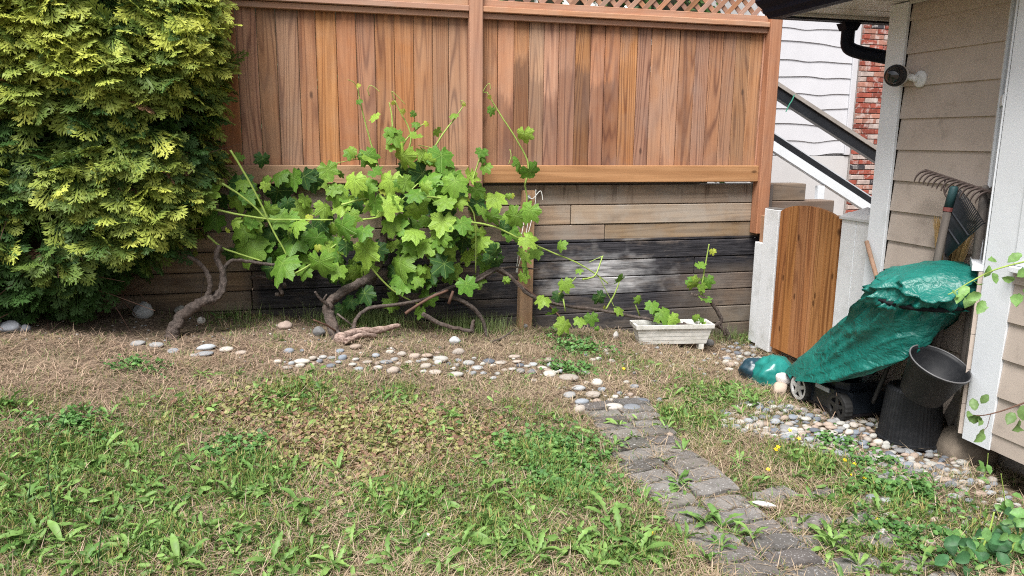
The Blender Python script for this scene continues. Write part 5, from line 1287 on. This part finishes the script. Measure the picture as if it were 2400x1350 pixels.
for _ in range(85):
    t = g.random(); px = 650+t*690; py = float(np.interp(px, [650, 800, 1000, 1340], [848, 845, 852, 872]))+g.normal(0, 13); w = g.uniform(16, 40); p = on_g(px, py); A_ = px2m(w, p)/2
    if any(math.hypot(p[0]-a, (p[1]-b)*.7) < (r+A_)*.8 for a, b, r in LAID): continue
    stone_part(edging, p, A_, A_*g.uniform(.6, .85), A_*g.uniform(.4, .6), g, pick_col(g, .3), True, .22); LAID.append((p[0], p[1], A_))
bed = thing('pebble_bed', (2.9, 3.3, -.1), 'bed of small rounded pebbles by the mower and the black pots', None, kind='structure')
def inpoly(x, y, poly):
    c = False; n = len(poly)
    for i in range(n):
        (x1, y1), (x2, y2) = poly[i], poly[(i+1) % n]
        if (y1 > y) != (y2 > y) and x < (x2-x1)*(y-y1)/(y2-y1)+x1: c = not c
    return c
def scatter(px_poly, n, dmin, g, tries=40):
    W = [on_g(*q)[:2] for q in px_poly]; xs = [w[0] for w in W]; ys = [w[1] for w in W]; pts = []
    for _ in range(n*tries):
        x, y = g.uniform(min(xs), max(xs)), g.uniform(min(ys), max(ys))
        if not inpoly(x, y, W): continue
        if all((x-a)**2+(y-b)**2 > dmin*dmin for a, b in pts): pts.append((x, y))
        if len(pts) >= n: break
    return pts
beds = [([(1690, 965), (1760, 940), (1850, 955), (1960, 975), (2060, 990), (2090, 1040), (2225, 1060), (2265, 1100), (2260, 1150), (2180, 1135), (2080, 1130), (1990, 1085), (1860, 1045), (1690, 1005)], 560, .040),
        ([(1690, 800), (1770, 800), (1800, 860), (1790, 890), (1700, 870)], 60, .045), ([(1330, 810), (1700, 830), (1700, 900), (1500, 880)], 50, .07),
        ([(2020, 1150), (2300, 1110), (2400, 1200), (2390, 1290), (2200, 1340), (2060, 1260)], 130, .05)]
fine = []
for (poly, n, dm), light in zip(beds, (.1, .2, .2, .3)):
    for x, y in scatter(poly, n, dm, g): fine.append((min(dm, .05)*(.72 if n == 130 else 1)*g.uniform(.45, .9)*(.6 if dm > .06 else 1), x, y, light))
for px0, px1, py0, py1, n, s0, s1 in ((400, 860, 745, 805, 60, 4, 10), (0, 420, 745, 800, 30, 4, 10), (560, 1300, 815, 880, 90, 4, 11), (1300, 1560, 860, 980, 40, 5, 12), (1840, 2300, 1230, 1345, 36, 6, 16), (900, 1700, 770, 830, 40, 4, 9)):
    for _ in range(n):
        p = on_g(g.uniform(px0, px1), g.uniform(py0, py1)); fine.append((px2m(g.uniform(s0, s1), p)/2, p[0], p[1], .7))
fine.sort(key=lambda t: -t[0]/math.hypot(t[1], t[2]))
rest = MB(); 
for i, (r, x, y, light) in enumerate(fine):
    p = np.array([x, y, float(ground_z(x, y))]); c = pick_col(g, light)
    if i < 300: stone_part(bed, p, r, r*g.uniform(.6, .9), r*g.uniform(.4, .6), g, c, r > .028, .15, 'pebble')
    else:
        me = SPM[g.integers(0, 4)]; rz = g.uniform(0, 6.28); cs, sn_ = math.cos(rz), math.sin(rz); a0 = len(rest.v)
        rest.add([(x+(v.co.x*cs-v.co.y*sn_*.8)*r, y+(v.co.x*sn_+v.co.y*cs*.8)*r, p[2]+v.co.z*r*.9+r*.2) for v in me.vertices], [tuple(q.vertices) for q in me.polygons], tuple(np.array(c)))
o = link('loose_pebbles', rest.mesh('loose_pebbles', attr_mat('pebble_small', .8, .2, 0), True, True), bed); o['kind'] = 'stuff'

# ================================================================== lawn
def project(P):
    d = P-CAM; z = d @ CF; return 1200+FPX*(d @ CR)/z, 675-FPX*(d @ CU)/z
G = np.random.default_rng(99)
def blob(px, py, r, w):
    p = on_g(px, py); return (p[0], p[1], px2m(r, p), w)
GREENS = [blob(*b) for b in ((200, 1190, 420, .62), (620, 1240, 300, .5), (1120, 1210, 300, .55), (1500, 1250, 200, .35), (850, 950, 330, .3), (150, 1090, 190, 1.0), (60, 1230, 180, .9), (350, 1290, 190, .8), (590, 1130, 150, .9), (1280, 1085, 130, 1.2), (1330, 1160, 130, 1.1), (1150, 1260, 150, .9), (700, 1310, 150, .55), (1450, 1300, 120, .8),
          (930, 1190, 130, .9), (690, 930, 120, .8), (930, 935, 90, .8), (1600, 985, 110, .8), (1690, 930, 130, .8), (1900, 1080, 110, .8), (2100, 1190, 150, .9), (2050, 1290, 130, .8), (1800, 1160, 70, .5), (2320, 1260, 120, .9), (10, 960, 60, .8),
          (550, 735, 70, .45), (850, 735, 70, .9), (1080, 745, 60, .6), (1760, 800, 50, .9), (1330, 790, 90, .4), (1450, 850, 110, .35), (1240, 980, 100, .4), (420, 970, 130, .5), (1060, 1000, 120, .35))]
CLOV = [blob(*b) for b in ((1290, 1070, 100, .8), (1330, 1130, 90, .8), (2110, 1160, 90, .55), (2050, 1090, 60, .6), (2100, 1250, 80, .5), (2250, 1290, 90, .6), (1950, 1040, 60, .6), (180, 1010, 70, .9), (560, 1060, 60, .8), (1340, 870, 50, .8), (1360, 815, 60, .8), (330, 865, 45, .7))]
CREEP = [blob(*b) for b in ((640, 960, 110, .9), (800, 1000, 140, 1), (960, 1000, 130, 1), (1080, 1030, 110, .8), (870, 1060, 150, 1), (520, 960, 90, .6), (720, 1060, 120, .7))]
def field(B, x, y):
    f = np.zeros_like(x)
    for bx, by, r, w in B: f = np.maximum(f, w*np.exp(-((x-bx)**2+(y-by)**2)/(r*r)))
    return f
def bedmask(x, y):
    """0 where pebbles or pavers lie"""
    m = np.ones_like(x)
    for a, b in PAVED: m = np.minimum(m, np.clip((np.hypot((x-a)*.55, y-b)-.042)/.035, 0.03, 1))
    for a, b, r in LAID: m = np.minimum(m, np.clip((np.hypot(x-a, (y-b)*.7)-r*.8)/(r*.9), .06, 1))
    for px, py, rx, ry, lo in ((1960, 1025, .38, .24, .02), (2140, 1085, .28, .18, .03), (1840, 1005, .2, .12, .12), (2220, 1190, .36, .28, .35), (1720, 845, .2, .22, .3)):
        bx, by = on_g(px, py)[:2]; m = np.minimum(m, np.clip(np.hypot((x-bx)/rx, (y-by)/ry)-.75, lo, 1))
    return m
def sample(n, dens):
    out = []
    while sum(len(o) for o in out) < n:
        x = G.uniform(-3.0, 3.7, n*3); y = G.uniform(1.55, 5.66, n*3); P = np.stack([x, y, ground_z(x, y)], 1); u, v = project(P)
        ok = (u > -300) & (u < 2700) & (v < 1650) & (G.random(len(x)) < np.minimum(1, (2.4/y)**1.25)*dens(x, y)); ok &= ~((x > 3.15) & (y < 3.9) & (y > 2.9)) & ~((x > 3.0) & (y < 2.7))
        out.append(P[ok])
    return np.concatenate(out)[:n]
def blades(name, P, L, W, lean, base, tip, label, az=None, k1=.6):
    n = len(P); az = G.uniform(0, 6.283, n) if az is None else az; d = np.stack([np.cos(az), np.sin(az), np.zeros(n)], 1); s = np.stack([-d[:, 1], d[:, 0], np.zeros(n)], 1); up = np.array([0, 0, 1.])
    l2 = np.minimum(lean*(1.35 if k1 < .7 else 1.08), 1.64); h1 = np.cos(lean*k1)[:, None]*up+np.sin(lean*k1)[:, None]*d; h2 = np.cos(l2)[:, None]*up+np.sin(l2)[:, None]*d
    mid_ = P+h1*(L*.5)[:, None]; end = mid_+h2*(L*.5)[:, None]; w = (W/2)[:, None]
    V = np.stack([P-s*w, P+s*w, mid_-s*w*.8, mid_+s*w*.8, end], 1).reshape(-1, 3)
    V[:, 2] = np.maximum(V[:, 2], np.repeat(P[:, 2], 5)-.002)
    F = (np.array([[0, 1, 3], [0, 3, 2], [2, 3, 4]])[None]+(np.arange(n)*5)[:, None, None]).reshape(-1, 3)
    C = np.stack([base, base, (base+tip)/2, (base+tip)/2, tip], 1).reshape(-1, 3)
    o = link(name, np_mesh(name, V, F, BLADE, C)); return tag(o, label, kind='stuff')
def lerpc(a, b, t): return np.array(a)+(np.array(b)-np.array(a))*np.asarray(t)[:, None]
hedge_shade = lambda x, y: 1-.85*sstep(4.75, 5.1, y)*sstep(-.5, -.9, x)
def straw_d(x, y):
    n = .55+.45*np.sin(x*5.1+np.sin(y*4)*1.7)*np.sin(y*6.3+x); near_wall = 1-.75*sstep(4.75, 5.2, y)*sstep(1.3, .5, x)
    return np.clip((.55+.4*n)*(1-.55*np.clip(field(GREENS, x, y), 0, 1))*(1-.5*np.clip(field(CREEP, x, y), 0, 1)), .1, 1)*bedmask(x, y)*near_wall*hedge_shade(x, y)
P = sample(80000, straw_d); n = len(P); t = G.random(n)
redd = np.clip(.85-.4*np.hypot(P[:, 0]+.8, (P[:, 1]-4.3)*.9), 0, 1)
patch = .5+.5*np.sin(P[:, 0]*2.3+np.sin(P[:, 1]*3.1)*1.6)*np.sin(P[:, 1]*2.9+np.sin(P[:, 0]*1.7))
stc = lerpc((.20, .135, .088), (.60, .48, .34), np.clip(t*.75+patch*.3, 0, 1)); stc = stc+(np.array([.46, .31, .235])*(.45+.75*t)[:, None]-stc)*(redd*.75)[:, None]
P[:, 2] += G.uniform(0.001, .02, n)
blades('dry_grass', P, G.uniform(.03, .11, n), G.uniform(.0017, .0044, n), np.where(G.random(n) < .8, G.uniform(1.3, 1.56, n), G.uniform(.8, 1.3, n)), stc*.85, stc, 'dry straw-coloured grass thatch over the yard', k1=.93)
def green_d(x, y):
    tuft = sstep(.05, .8, np.sin(x*13+np.sin(y*9)*2)*np.sin(y*15+np.sin(x*7)*2)+.25*np.sin(x*31)*np.sin(y*29))
    return np.clip(field(GREENS, x, y)*(.3+.7*tuft)+.16*tuft+.13*sstep(4.1, 3.4, y)+.03, 0, 1)*bedmask(x, y)*hedge_shade(x, y)
P = sample(125000, green_d); n = len(P); t = G.random(n); f = np.clip(field(GREENS, P[:, 0], P[:, 1]), 0, 1)
gc = lerpc((.05, .115, .022), (.20, .34, .075), t); yel_ = G.random(n) < .28; gc[yel_] = lerpc((.26, .25, .075), (.40, .33, .13), t[yel_])
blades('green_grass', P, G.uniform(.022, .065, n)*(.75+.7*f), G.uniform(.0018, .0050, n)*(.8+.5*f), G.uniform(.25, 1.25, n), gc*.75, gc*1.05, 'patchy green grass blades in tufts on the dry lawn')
P = sample(7000, lambda x, y: np.clip(field(GREENS, x, y)*1.2, 0, 1)**2*bedmask(x, y)*(.25+.75*sstep(0, .7, np.sin(x*11+np.sin(y*7)*2)*np.sin(y*13+np.sin(x*9)*2)))); n = len(P); t = G.random(n)
P[:, 2] += G.uniform(.005, .045, n)
WEEDS = (P, G.uniform(.010, .030, n), lerpc((.06, .14, .03), (.23, .37, .10), t))
def wallgrass(x, y): return np.clip(np.exp(-((y-5.5)/.12)**2)*(np.exp(-((x-.35)/.28)**2)+.8*np.exp(-((x-1.15)/.25)**2)+.5*np.exp(-((x+.45)/.3)**2)+.35*np.exp(-((x-3.35)/.2)**2))*np.where(x < -.1, .25, 1), 0, 1)
P = sample(2200, wallgrass); n = len(P); t = G.random(n); gc = lerpc((.10, .16, .05), (.28, .36, .13), t)
blades('tall_grass', P, G.uniform(.07, .19, n), G.uniform(.002, .0035, n), G.uniform(.15, .9, n), gc*.8, gc, 'longer thin grass at the foot of the timber wall')
def leaflets(name, P, S, cols, label, tilt=.5, k=6, squash=.8):
    n = len(P); a = np.linspace(0, 2*math.pi, k, endpoint=False); az = G.uniform(0, 6.283, n); nx, ny = G.normal(0, tilt, n), G.normal(0, tilt, n)
    N = np.stack([nx, ny, np.ones(n)], 1); N /= np.linalg.norm(N, axis=1)[:, None]; T = np.stack([np.cos(az), np.sin(az), np.zeros(n)], 1); T -= N*np.sum(T*N, 1)[:, None]; T /= np.linalg.norm(T, axis=1)[:, None]; B = np.cross(N, T)
    V = P[:, None]+(T[:, None]*np.cos(a)[None, :, None]+B[:, None]*(np.sin(a)*squash)[None, :, None])*S[:, None, None]-N[:, None]*(.25*np.cos(a)**2)[None, :, None]*S[:, None, None]
    F = (np.array([[0, i, i+1] for i in range(1, k-1)])[None]+(np.arange(n)*k)[:, None, None]).reshape(-1, 3)
    o = link(name, np_mesh(name, V.reshape(-1, 3), F, BLADE, np.repeat(cols, k, 0))); return tag(o, label, kind='stuff')
leaflets('broadleaf_weeds', WEEDS[0], WEEDS[1], WEEDS[2], 'low broad-leaved weeds mixed into the green parts of the lawn', .8, 6, .36)
P = sample(9500, lambda x, y: np.clip(field(CREEP, x, y)*1.1, 0, 1)*bedmask(x, y)); n = len(P); t = G.random(n); cc = lerpc((.20, .21, .07), (.36, .34, .14), t); br_ = G.random(n) < .42; cc[br_] = lerpc((.16, .09, .06), (.33, .2, .13), t[br_])
P[:, 2] += G.uniform(.004, .03, n); leaflets('creeping_leaves', P, G.uniform(.006, .0155, n), cc, 'brownish green creeping weed leaves in the middle of the lawn', .6)
P = sample(8500, lambda x, y: np.clip(field(CLOV, x, y)*1.1, 0, 1)**1.3*np.clip(bedmask(x, y)+.2, 0, 1)*(.12+.88*sstep(-.1, .7, np.sin(x*17+np.sin(y*13)*2)*np.sin(y*23+np.sin(x*11)*2)+.5*np.sin(x*41+y*37)))); n = len(P); t = G.random(n); cc = lerpc((.055, .14, .04), (.14, .29, .075), t); P[:, 2] += G.uniform(.004, .05, n)
leaflets('clover', P, G.uniform(.006, .014, n), cc, 'patches of fine leafy clover and buttercup foliage', .55, 6, .85)
P = sample(9000, lambda x, y: (.25+.75*np.exp(-((y-5.0)/.6)**2))*hedge_shade(x, y)); n = len(P); t = G.random(n); cc = lerpc((.09, .055, .04), (.34, .24, .16), t); P[:, 2] += .004
leaflets('leaf_litter', P, G.uniform(.003, .009, n), cc, 'crumbs of dead leaves and bark on the soil', .4, 4, .5)

# ================================================================== dandelion rosettes
def dand_leaf(seed):
    gg = np.random.default_rng(seed); n = 11; V, F = [], []
    lobed = seed % 3 != 0
    for i in range(n+1):
        s = i/n; w = .115*math.sin(min(1, s*.92+.05)*math.pi)**.8*(.45+.75*s); 
        if lobed and i % 2: w *= .5
        if i == n: w = .004
        z = .62*s-.62*s*s*gg.uniform(.9, 1.05)+(.0); y_ = s*(1-.08*s)
        for sg in (-1, 0, 1): V.append((sg*w+.04*math.sin(s*3+seed), y_-(.05 if (lobed and sg and i % 2 == 0) else 0), z+(.05*abs(sg)*(w/.115))))
    for i in range(n):
        for k in (0, 1): a = 3*i+k; F.append((a, a+1, a+4, a+3))
    me = bpy.data.meshes.new('leaf'); me.from_pydata(V, [], F); me.materials.append(PLEAF); me.shade_smooth(); return me
DL = [dand_leaf(i) for i in range(7)]
ROS = "25,955,1 15,985,.9 190,1010,.7 255,985,.7 120,1075,1 60,1185,1 35,1150,1 245,1060,.9 320,1080,.9 230,1235,1 90,1262,1 50,1295,1.1 150,1290,1 310,1295,1.1 335,1250,1 270,1205,.8 420,1335,1 450,1100,.8 520,1112,.8 480,1152,.9 545,1172,.9 600,1130,.9 560,1092,.8 640,1162,.9 350,1150,.9 690,1115,.9 700,1195,1 640,1335,1 480,1250,.7 450,1312,.9 200,1335,1.1 790,1112,.9 715,1222,.9 870,1165,.8 930,1195,.9 1025,1185,1.1 995,1160,.8 900,1255,.8 1130,1195,.8 1150,1235,1 1205,1180,.9 1170,1295,1.1 1080,1292,.9 1040,1345,1 920,1325,.9 1140,1158,.8 1400,1165,.9 1420,1222,1.3 1450,1272,1.2 1350,1292,1.1 1500,1312,1.2 1390,1335,1.1 1300,1335,1 1250,1312,1 1452,1003,.8 1482,1032,.8 1440,1052,.7 1560,1092,.6 1590,1140,.9 1512,1180,.9 1600,1152,.7 1690,1242,1 1722,1262,.9 1650,1232,.9 1762,1272,.9 1600,1272,.8 1652,1322,.8 1692,1290,.8 1580,932,.7 1622,962,.7 1682,990,.8 1742,982,.8 1772,955,.9 1782,900,.6 1702,942,.8 1560,1012,.7 1602,1062,.8 1732,1112,.8 1730,1090,.8 1862,1125,.7 1905,1182,.7 1882,1235,.8 1950,1285,1 1980,1165,.8 2052,1152,.9 2062,1212,.9 2122,1285,.9 2012,1335,1 1940,1292,.9 2232,1310,.8 2160,1335,1 650,942,.7 702,938,.6 1052,985,.8 930,928,.7 472,885,.7 330,872,.5 1232,892,.6 560,880,.4 1560,1180,.6 2140,1150,.6 820,1290,.8 560,1290,.7 780,1340,.9 130,1180,.9 400,1220,.9 20,1090,.8"
g = np.random.default_rng(61)
ORD = ['first', 'second', 'third', 'fourth', 'fifth', 'sixth', 'seventh', 'eighth', 'ninth', 'tenth', 'eleventh', 'twelfth', 'thirteenth', 'fourteenth', 'fifteenth', 'sixteenth', 'seventeenth', 'eighteenth', 'nineteenth', 'twentieth']
plants = []
for s in ROS.split():
    px, py, k = (float(v) for v in s.split(',')); p = on_g(px, py); onp = any(math.hypot(p[0]-a, p[1]-b) < .13 for a, b in PAVED)
    far = 'near the stones' if py < 975 else 'in the middle' if py < 1140 else 'farther forward' if py < 1270 else 'along the bottom edge'
    zone = ('on the pavers' if onp else 'right of the path' if p[0] > 1.75 else 'in the left lawn' if px < 620 else 'in the central lawn')+' '+far
    plants.append((zone, px, p, k))
plants.sort(key=lambda q: (q[0], q[1])); cnt = {}
for zone, px, p, k in plants:
    i = cnt.get(zone, 0); cnt[zone] = i+1
    t = thing('dandelion', p, 'dandelion, '+ORD[i]+' from the left '+zone, 'weed', 'dandelion rosettes')
    tone = g.random()
    nl = g.integers(8, 13); a0 = g.uniform(0, 6.28)
    for i in range(nl):
        a = a0+2*math.pi*i/nl+g.normal(0, .25); L = .105*k*g.uniform(.55, 1.3); el = g.uniform(-.22, .8)
        m = Matrix.Translation(Vector(p)+Vector((0, 0, .006))) @ Matrix.Rotation(a, 4, 'Z') @ Matrix.Rotation(el, 4, 'X') @ Matrix.Rotation(g.normal(0, .3), 4, 'Y') @ Matrix.Scale(L, 4)
        q = np.clip(tone*.7+g.random()*.4, 0, 1); c = (np.array([.065, .165, .035])*(1-q)+np.array([.23, .37, .10])*q)
        link('leaf', DL[g.integers(0, 7)], t, matrix=m, color=tuple(c))

# buttercups
YEL = flat('buttercup_petal', (.85, .6, .01), .35, .4, .05); g = np.random.default_rng(71)
fm = MB()
for k in range(5):
    a = 2*math.pi*k/5; q = [(0, 0, 0)]+[(math.cos(a+d)*r, math.sin(a+d)*r, .25*r) for d, r in ((-.5, .6), (-.35, 1.), (0, 1.08), (.35, 1.), (.5, .6))]; fm.add(q, [(0, 1, 2, 3), (0, 3, 4, 5)])
fmesh = fm.mesh('petals', YEL)
for bi, (px, py) in enumerate(sorted(((1825, 1050), (1872, 1031), (1820, 1057), (1795, 1100), (1972, 1080), (2005, 1090), (1988, 1114), (2019, 1124), (1999, 1142), (2128, 1152), (2056, 1223), (2200, 1248), (1855, 1011), (1462, 866), (1530, 1255)))):
    b = on_g(px, py+9); t = thing('buttercup', b, 'small yellow buttercup, '+ORD[bi]+' from the left of those dotted around the path and pebbles', 'flower', 'yellow buttercups')
    h = Vector(b)+Vector((g.normal(0, .008), g.normal(0, .008), px2m(11, b)))
    part('stem', MB().tube([b, h], .0012, 4), GREENSTEM, t)
    link('petals', fmesh, t, matrix=frame(h, (g.normal(-.1, .3), -.6, 1), (0, 1, 0), .0105))

# tall dark grass stalks on the left
SD = flat('dark_stalk', (.03, .07, .025), .6)
for px, y0, lb in (([(134, 1244), (112, 1101), (130, 1044), (159, 955)], 0, 'tallest thin dark grass stalk bending right at the left of the lawn'), ([(64, 1190), (70, 1140), (73, 1100)], 0, 'short straight dark grass stalk at the far left of the lawn'), ([(228, 1348), (236, 1260), (246, 1195)], 0, 'dark grass stalk rising from the bottom edge at the left of the lawn'), ([(88, 1085), (90, 1040), (92, 1010)], 0, 'thin dark stalk beside the weeds at the left of the lawn')):
    b = on_g(*px[0]); t = thing('grass_stalk', b, lb, 'grass stalk')
    part('stalk', MB().tube(spline([on_y(a, c, b[1]) for a, c in px]), [.0024, .0012], 5), SD, t, True)

# dry weed by the mower
b = on_g(1945, 985); t = thing('dry_weed', b, 'dry brown branching weed stalk in front of the mower deck', 'weed'); DRY = flat('dry_stalk', (.34, .24, .17), .8)
for px in ([(1948, 985), (1970, 940), (1982, 925)], [(1948, 985), (1930, 960), (1915, 930)], [(1950, 985), (1985, 965), (2010, 950)], [(1965, 950), (1960, 920)], [(1975, 965), (2000, 972), (2015, 955)], [(1940, 980), (1910, 965), (1890, 940)], [(1985, 990), (2000, 975), (2012, 965)]):
    part('stalk', MB().tube(spline([on_y(a, c, b[1]-.02) for a, c in px]), [.0028, .0012], 4), DRY, t)
# pale stone chip on the right-hand pavers
b = on_g(1790, 1195); o = link('slate_chip', RBIG[1], None, matrix=Matrix.Translation(Vector(b)+Vector((0, 0, .022))) @ Matrix.Rotation(-.7, 4, 'Z') @ Matrix.Diagonal((.055, .02, .012, 1)), color=(.6, .58, .56)); tag(o, 'pale flat stone chip lying on the paver right of the path', 'stone')
b = on_g(1003, 1268); o = link('petal', fmesh if False else RBIG[0], None, matrix=Matrix.Translation(Vector(b)+Vector((0, 0, .02))) @ Matrix.Diagonal((.012, .008, .014, 1)), color=(.75, .65, .62)); o.name = 'fallen_petal'; tag(o, 'pale pink fallen petal in the front of the lawn', 'petal')

# ================================================================== roses
def oval_leaf(seed):
    gg = np.random.default_rng(seed); n = 7; V, F = [], []
    for i in range(n+1):
        s = i/n; w = .33*math.sin(math.pi*min(1, s*.96+.03))**.75*(1+(.07 if i % 2 else -.05)); w = .004 if i == n else w
        for sg in (-1, 0, 1): V.append((sg*w, s, .16*abs(sg)*w/.33-.22*s*s+.04*gg.normal()*abs(sg)))
    for i in range(n):
        for k in (0, 1): a = 3*i+k; F.append((a, a+1, a+4, a+3))
    me = bpy.data.meshes.new('leaf'); me.from_pydata(V, [], F); me.materials.append(PLEAF); me.shade_smooth(); return me
OL = [oval_leaf(i) for i in range(4)]
def rleaf(root, p, size, g, c, tipd=None, n=None):
    n = n if n is not None else Vector((g.normal(-.3, .5), -.7+g.normal(0, .4), .7+g.normal(0, .4))); tipd = tipd if tipd is not None else Vector((g.normal(-.2, .8), g.normal(-.3, .5), g.normal(-.5, .4)))
    return link('leaf', OL[g.integers(0, 4)], root, matrix=frame(p, n, tipd, size), color=tuple(np.array(c)*g.uniform(.8, 1.25)))
g = np.random.default_rng(81)
rb = thing('rose_bush', on_g(2380, 1330), 'dark green rose bush with a pink bloom at the lower right corner', 'rose bush')
YB = 2.02
for px, r in (([(2340, 1390), (2350, 1330), (2375, 1280), (2420, 1220)], 5), ([(2330, 1390), (2300, 1310), (2320, 1240), (2330, 1200)], 3), ([(2400, 1400), (2395, 1330), (2420, 1280)], 3), ([(2355, 1320), (2300, 1290), (2260, 1300)], 2), ([(2370, 1290), (2330, 1268), (2290, 1262)], 2)):
    P_ = [on_y(a, c, YB) for a, c in px]; part('cane', MB().tube(spline(P_), [px2m(r, P_[0]), px2m(r*.6, P_[0])], 7), GREENSTEM, rb, True)
for _ in range(260):
    px, py = g.uniform(2215, 2450), g.uniform(1165, 1390)
    if py < 1175+(2440-px)*.5+g.normal(0, 14): continue
    p = on_y(px, py, YB+g.uniform(-.1, .22)); rleaf(rb, p, px2m(g.uniform(22, 44), p), g, (.05, .14, .055) if g.random() < .75 else (.13, .27, .08))
pk = on_y(2250, 1345, YB-.02); rose = MB()
for k in range(16):
    a = k*2.4; r = .4+.6*k/16; q = [(0, 0, 0)]; 
    for d, rr in ((-.6, .6), (-.4, .95), (0, 1.05), (.4, .95), (.6, .6)): q.append((math.cos(a+d)*rr*r, math.sin(a+d)*rr*r, .5*(1-r)+.3*rr*r))
    rose.add(q, [(0, 1, 2, 3), (0, 3, 4, 5)])
link('bloom', rose.mesh('bloom', flat('pink_petal', (.72, .09, .2), .5, .3, .3, 60.)), rb, matrix=frame(pk, (-.3, -.6, .8), (0, 1, 0), .022))
part('bloom_stem', MB().tube([pk, on_y(2300, 1330, YB)], .0025, 5), GREENSTEM, rb)
def cane(px, y, label, leaves, mat_, col):
    P_ = [on_y(a, c, y) for a, c in px]; t = thing('rose_cane', P_[0], label, 'rose cane')
    part('cane', MB().tube(spline(P_), [.0042, .0018], 6), mat_, t, True)
    for a, c, s in leaves:
        p = on_y(a, c, y-.01+g.normal(0, .02)); rleaf(t, p, px2m(s, p), g, col)
    return t
cane([(2440, 605), (2390, 616), (2330, 633), (2275, 660), (2235, 684), (2222, 690)], 2.32, 'arching green rose cane with small leaves in front of the white corner of the bay',
     [(2270, 672, 34), (2292, 668, 34), (2258, 690, 30), (2300, 690, 34), (2282, 700, 38), (2305, 705, 36), (2318, 622, 30), (2326, 640, 26), (2378, 655, 28), (2385, 690, 40), (2398, 685, 44), (2402, 700, 40), (2240, 690, 16), (2232, 680, 14), (2395, 596, 34), (2315, 610, 24), (2410, 640, 40)], GREENSTEM, (.17, .31, .09))
cane([(2440, 930), (2390, 948), (2345, 964), (2300, 974), (2266, 971)], 2.28, 'thin reddish rose cane with curled leaves low against the white corner board', [(2285, 962, 30), (2292, 975, 32), (2300, 985, 36), (2275, 968, 22), (2305, 1005, 42), (2316, 925, 26), (2375, 968, 34), (2388, 985, 44), (2398, 950, 36), (2268, 975, 16)], REDSTEM, (.15, .25, .08))
part('side_shoot', MB().tube([on_y(2322, 970, 2.28), on_y(2314, 1000, 2.28), on_y(2305, 1010, 2.28)], .0015, 4), REDSTEM, bpy.data.objects['rose_cane.001'])
for px, lb in (([(2300, 1130), (2312, 1100), (2316, 1062)], 'tall thin grass stem under the edge of the bay'), ([(2362, 1220), (2352, 1150), (2346, 1110)], 'slender weed with tiny pale flowers right of the pebbles')):
    b = on_g(*px[0]); t = thing('weed_stem', b, lb, 'weed'); part('stem', MB().tube(spline([on_y(a, c, b[1]) for a, c in px]), [.003, .0015], 5), GREENSTEM, t, True)
    for i in range(5): p = Vector(on_y(px[0][0]+g.uniform(-14, 14), px[0][1]-g.uniform(5, 60), b[1])); rleaf(t, p, .045, g, (.13, .26, .07))

# ================================================================== flowering shrub beyond the lattice
sh = thing('flowering_shrub', (2.4, 6.9, -.35), 'leafy shrub with white flowers showing through the fence lattice', 'shrub')
g = np.random.default_rng(91); c0 = np.array([2.7, 6.9, 2.45]); R3 = np.array([1.2, .55, .85])
d = g.normal(size=(5200, 3)); d /= np.linalg.norm(d, axis=1)[:, None]; P = c0+d*R3*(.62+.42*g.random(5200)[:, None])
t_ = g.random(5200); cc = lerpc((.025, .06, .02), (.10, .19, .05), t_); Gs = G
leaf_o = leaflets('foliage', P, g.uniform(.025, .05, 5200), cc, None, 1.2, 6, .55); leaf_o.parent = sh; leaf_o.matrix_local = ROOTS[sh.name].inverted()
WF = flat('white_petal', (.8, .8, .76), .6)
wfm = MB()
for k in range(6):
    a = 2*math.pi*k/6; wfm.add([(0, 0, 0)]+[(math.cos(a+e)*r, math.sin(a+e)*r, .3*r) for e, r in ((-.5, .6), (-.3, 1.), (.3, 1.), (.5, .6))], [(0, 1, 2), (0, 2, 3), (0, 3, 4)])
wf = wfm.mesh('blossom', WF)
for _ in range(70):
    e = np.array([g.normal(0, .45), -1.0, g.normal(.1, .4)]); e /= np.linalg.norm(e); p = c0+e*R3*g.uniform(.98, 1.1)
    link('blossom', wf, sh, matrix=frame(p, (g.normal(0, .4), -1, .4), (0, 0, 1), g.uniform(.03, .05)))
for tx in (2.2, 2.6, 2.9): part('stem', MB().tube(spline([(tx, 6.95, -.4), (tx+.05, 6.9, 1.0), (tx-.05, 6.9, 2.2)]), [.04, .02], 7), BARK, sh, True)
core = lump(c0, (1.0, .4, .58), 7, 30, 16, .1, 5.).mesh('shade_core', flat('shrub_shade_core', (.02, .022, .012), .95), True); link('shade_core', core, sh)  # dark core added inside the shrub, painting the shade among its leaves
for dx, dy, sx, hz, lb in ((.3, 7.5, 1.6, 2.0, 'added dark foliage backdrop beyond the lattice left of the flowering shrub'), (3.2, 8.0, 1.5, 2.1, 'added dark foliage backdrop behind the white-flowered shrub beyond the lattice')):
    dk = thing('dark_backdrop', (dx, dy, -.35), lb, 'backdrop')  # dark foliage mass added to blacken the view through the lattice
    q = g.normal(size=(5000, 3)); q /= np.linalg.norm(q, axis=1)[:, None]; ctr = np.array([dx, dy, 1.9])
    P = ctr+q*np.array([sx, .6, hz])*(.75+.3*g.random(5000)[:, None]); t_ = g.random(5000)
    lo = leaflets('foliage', P, g.uniform(.03, .06, 5000), lerpc((.012, .03, .012), (.04, .075, .025), t_), None, 1.2, 5, .4); lo.parent = dk; lo.matrix_local = ROOTS[dk.name].inverted()
    link('shade_core', lump(ctr, (sx*.9, .45, hz*.88), 9, 30, 16, .06, 5.).mesh('shade_core', bpy.data.materials['shrub_shade_core'], True), dk)
    part('trunk', MB().tube([(dx, dy, -.4), (dx, dy, 1.5)], [.1, .06], 8), BARK, dk, True)
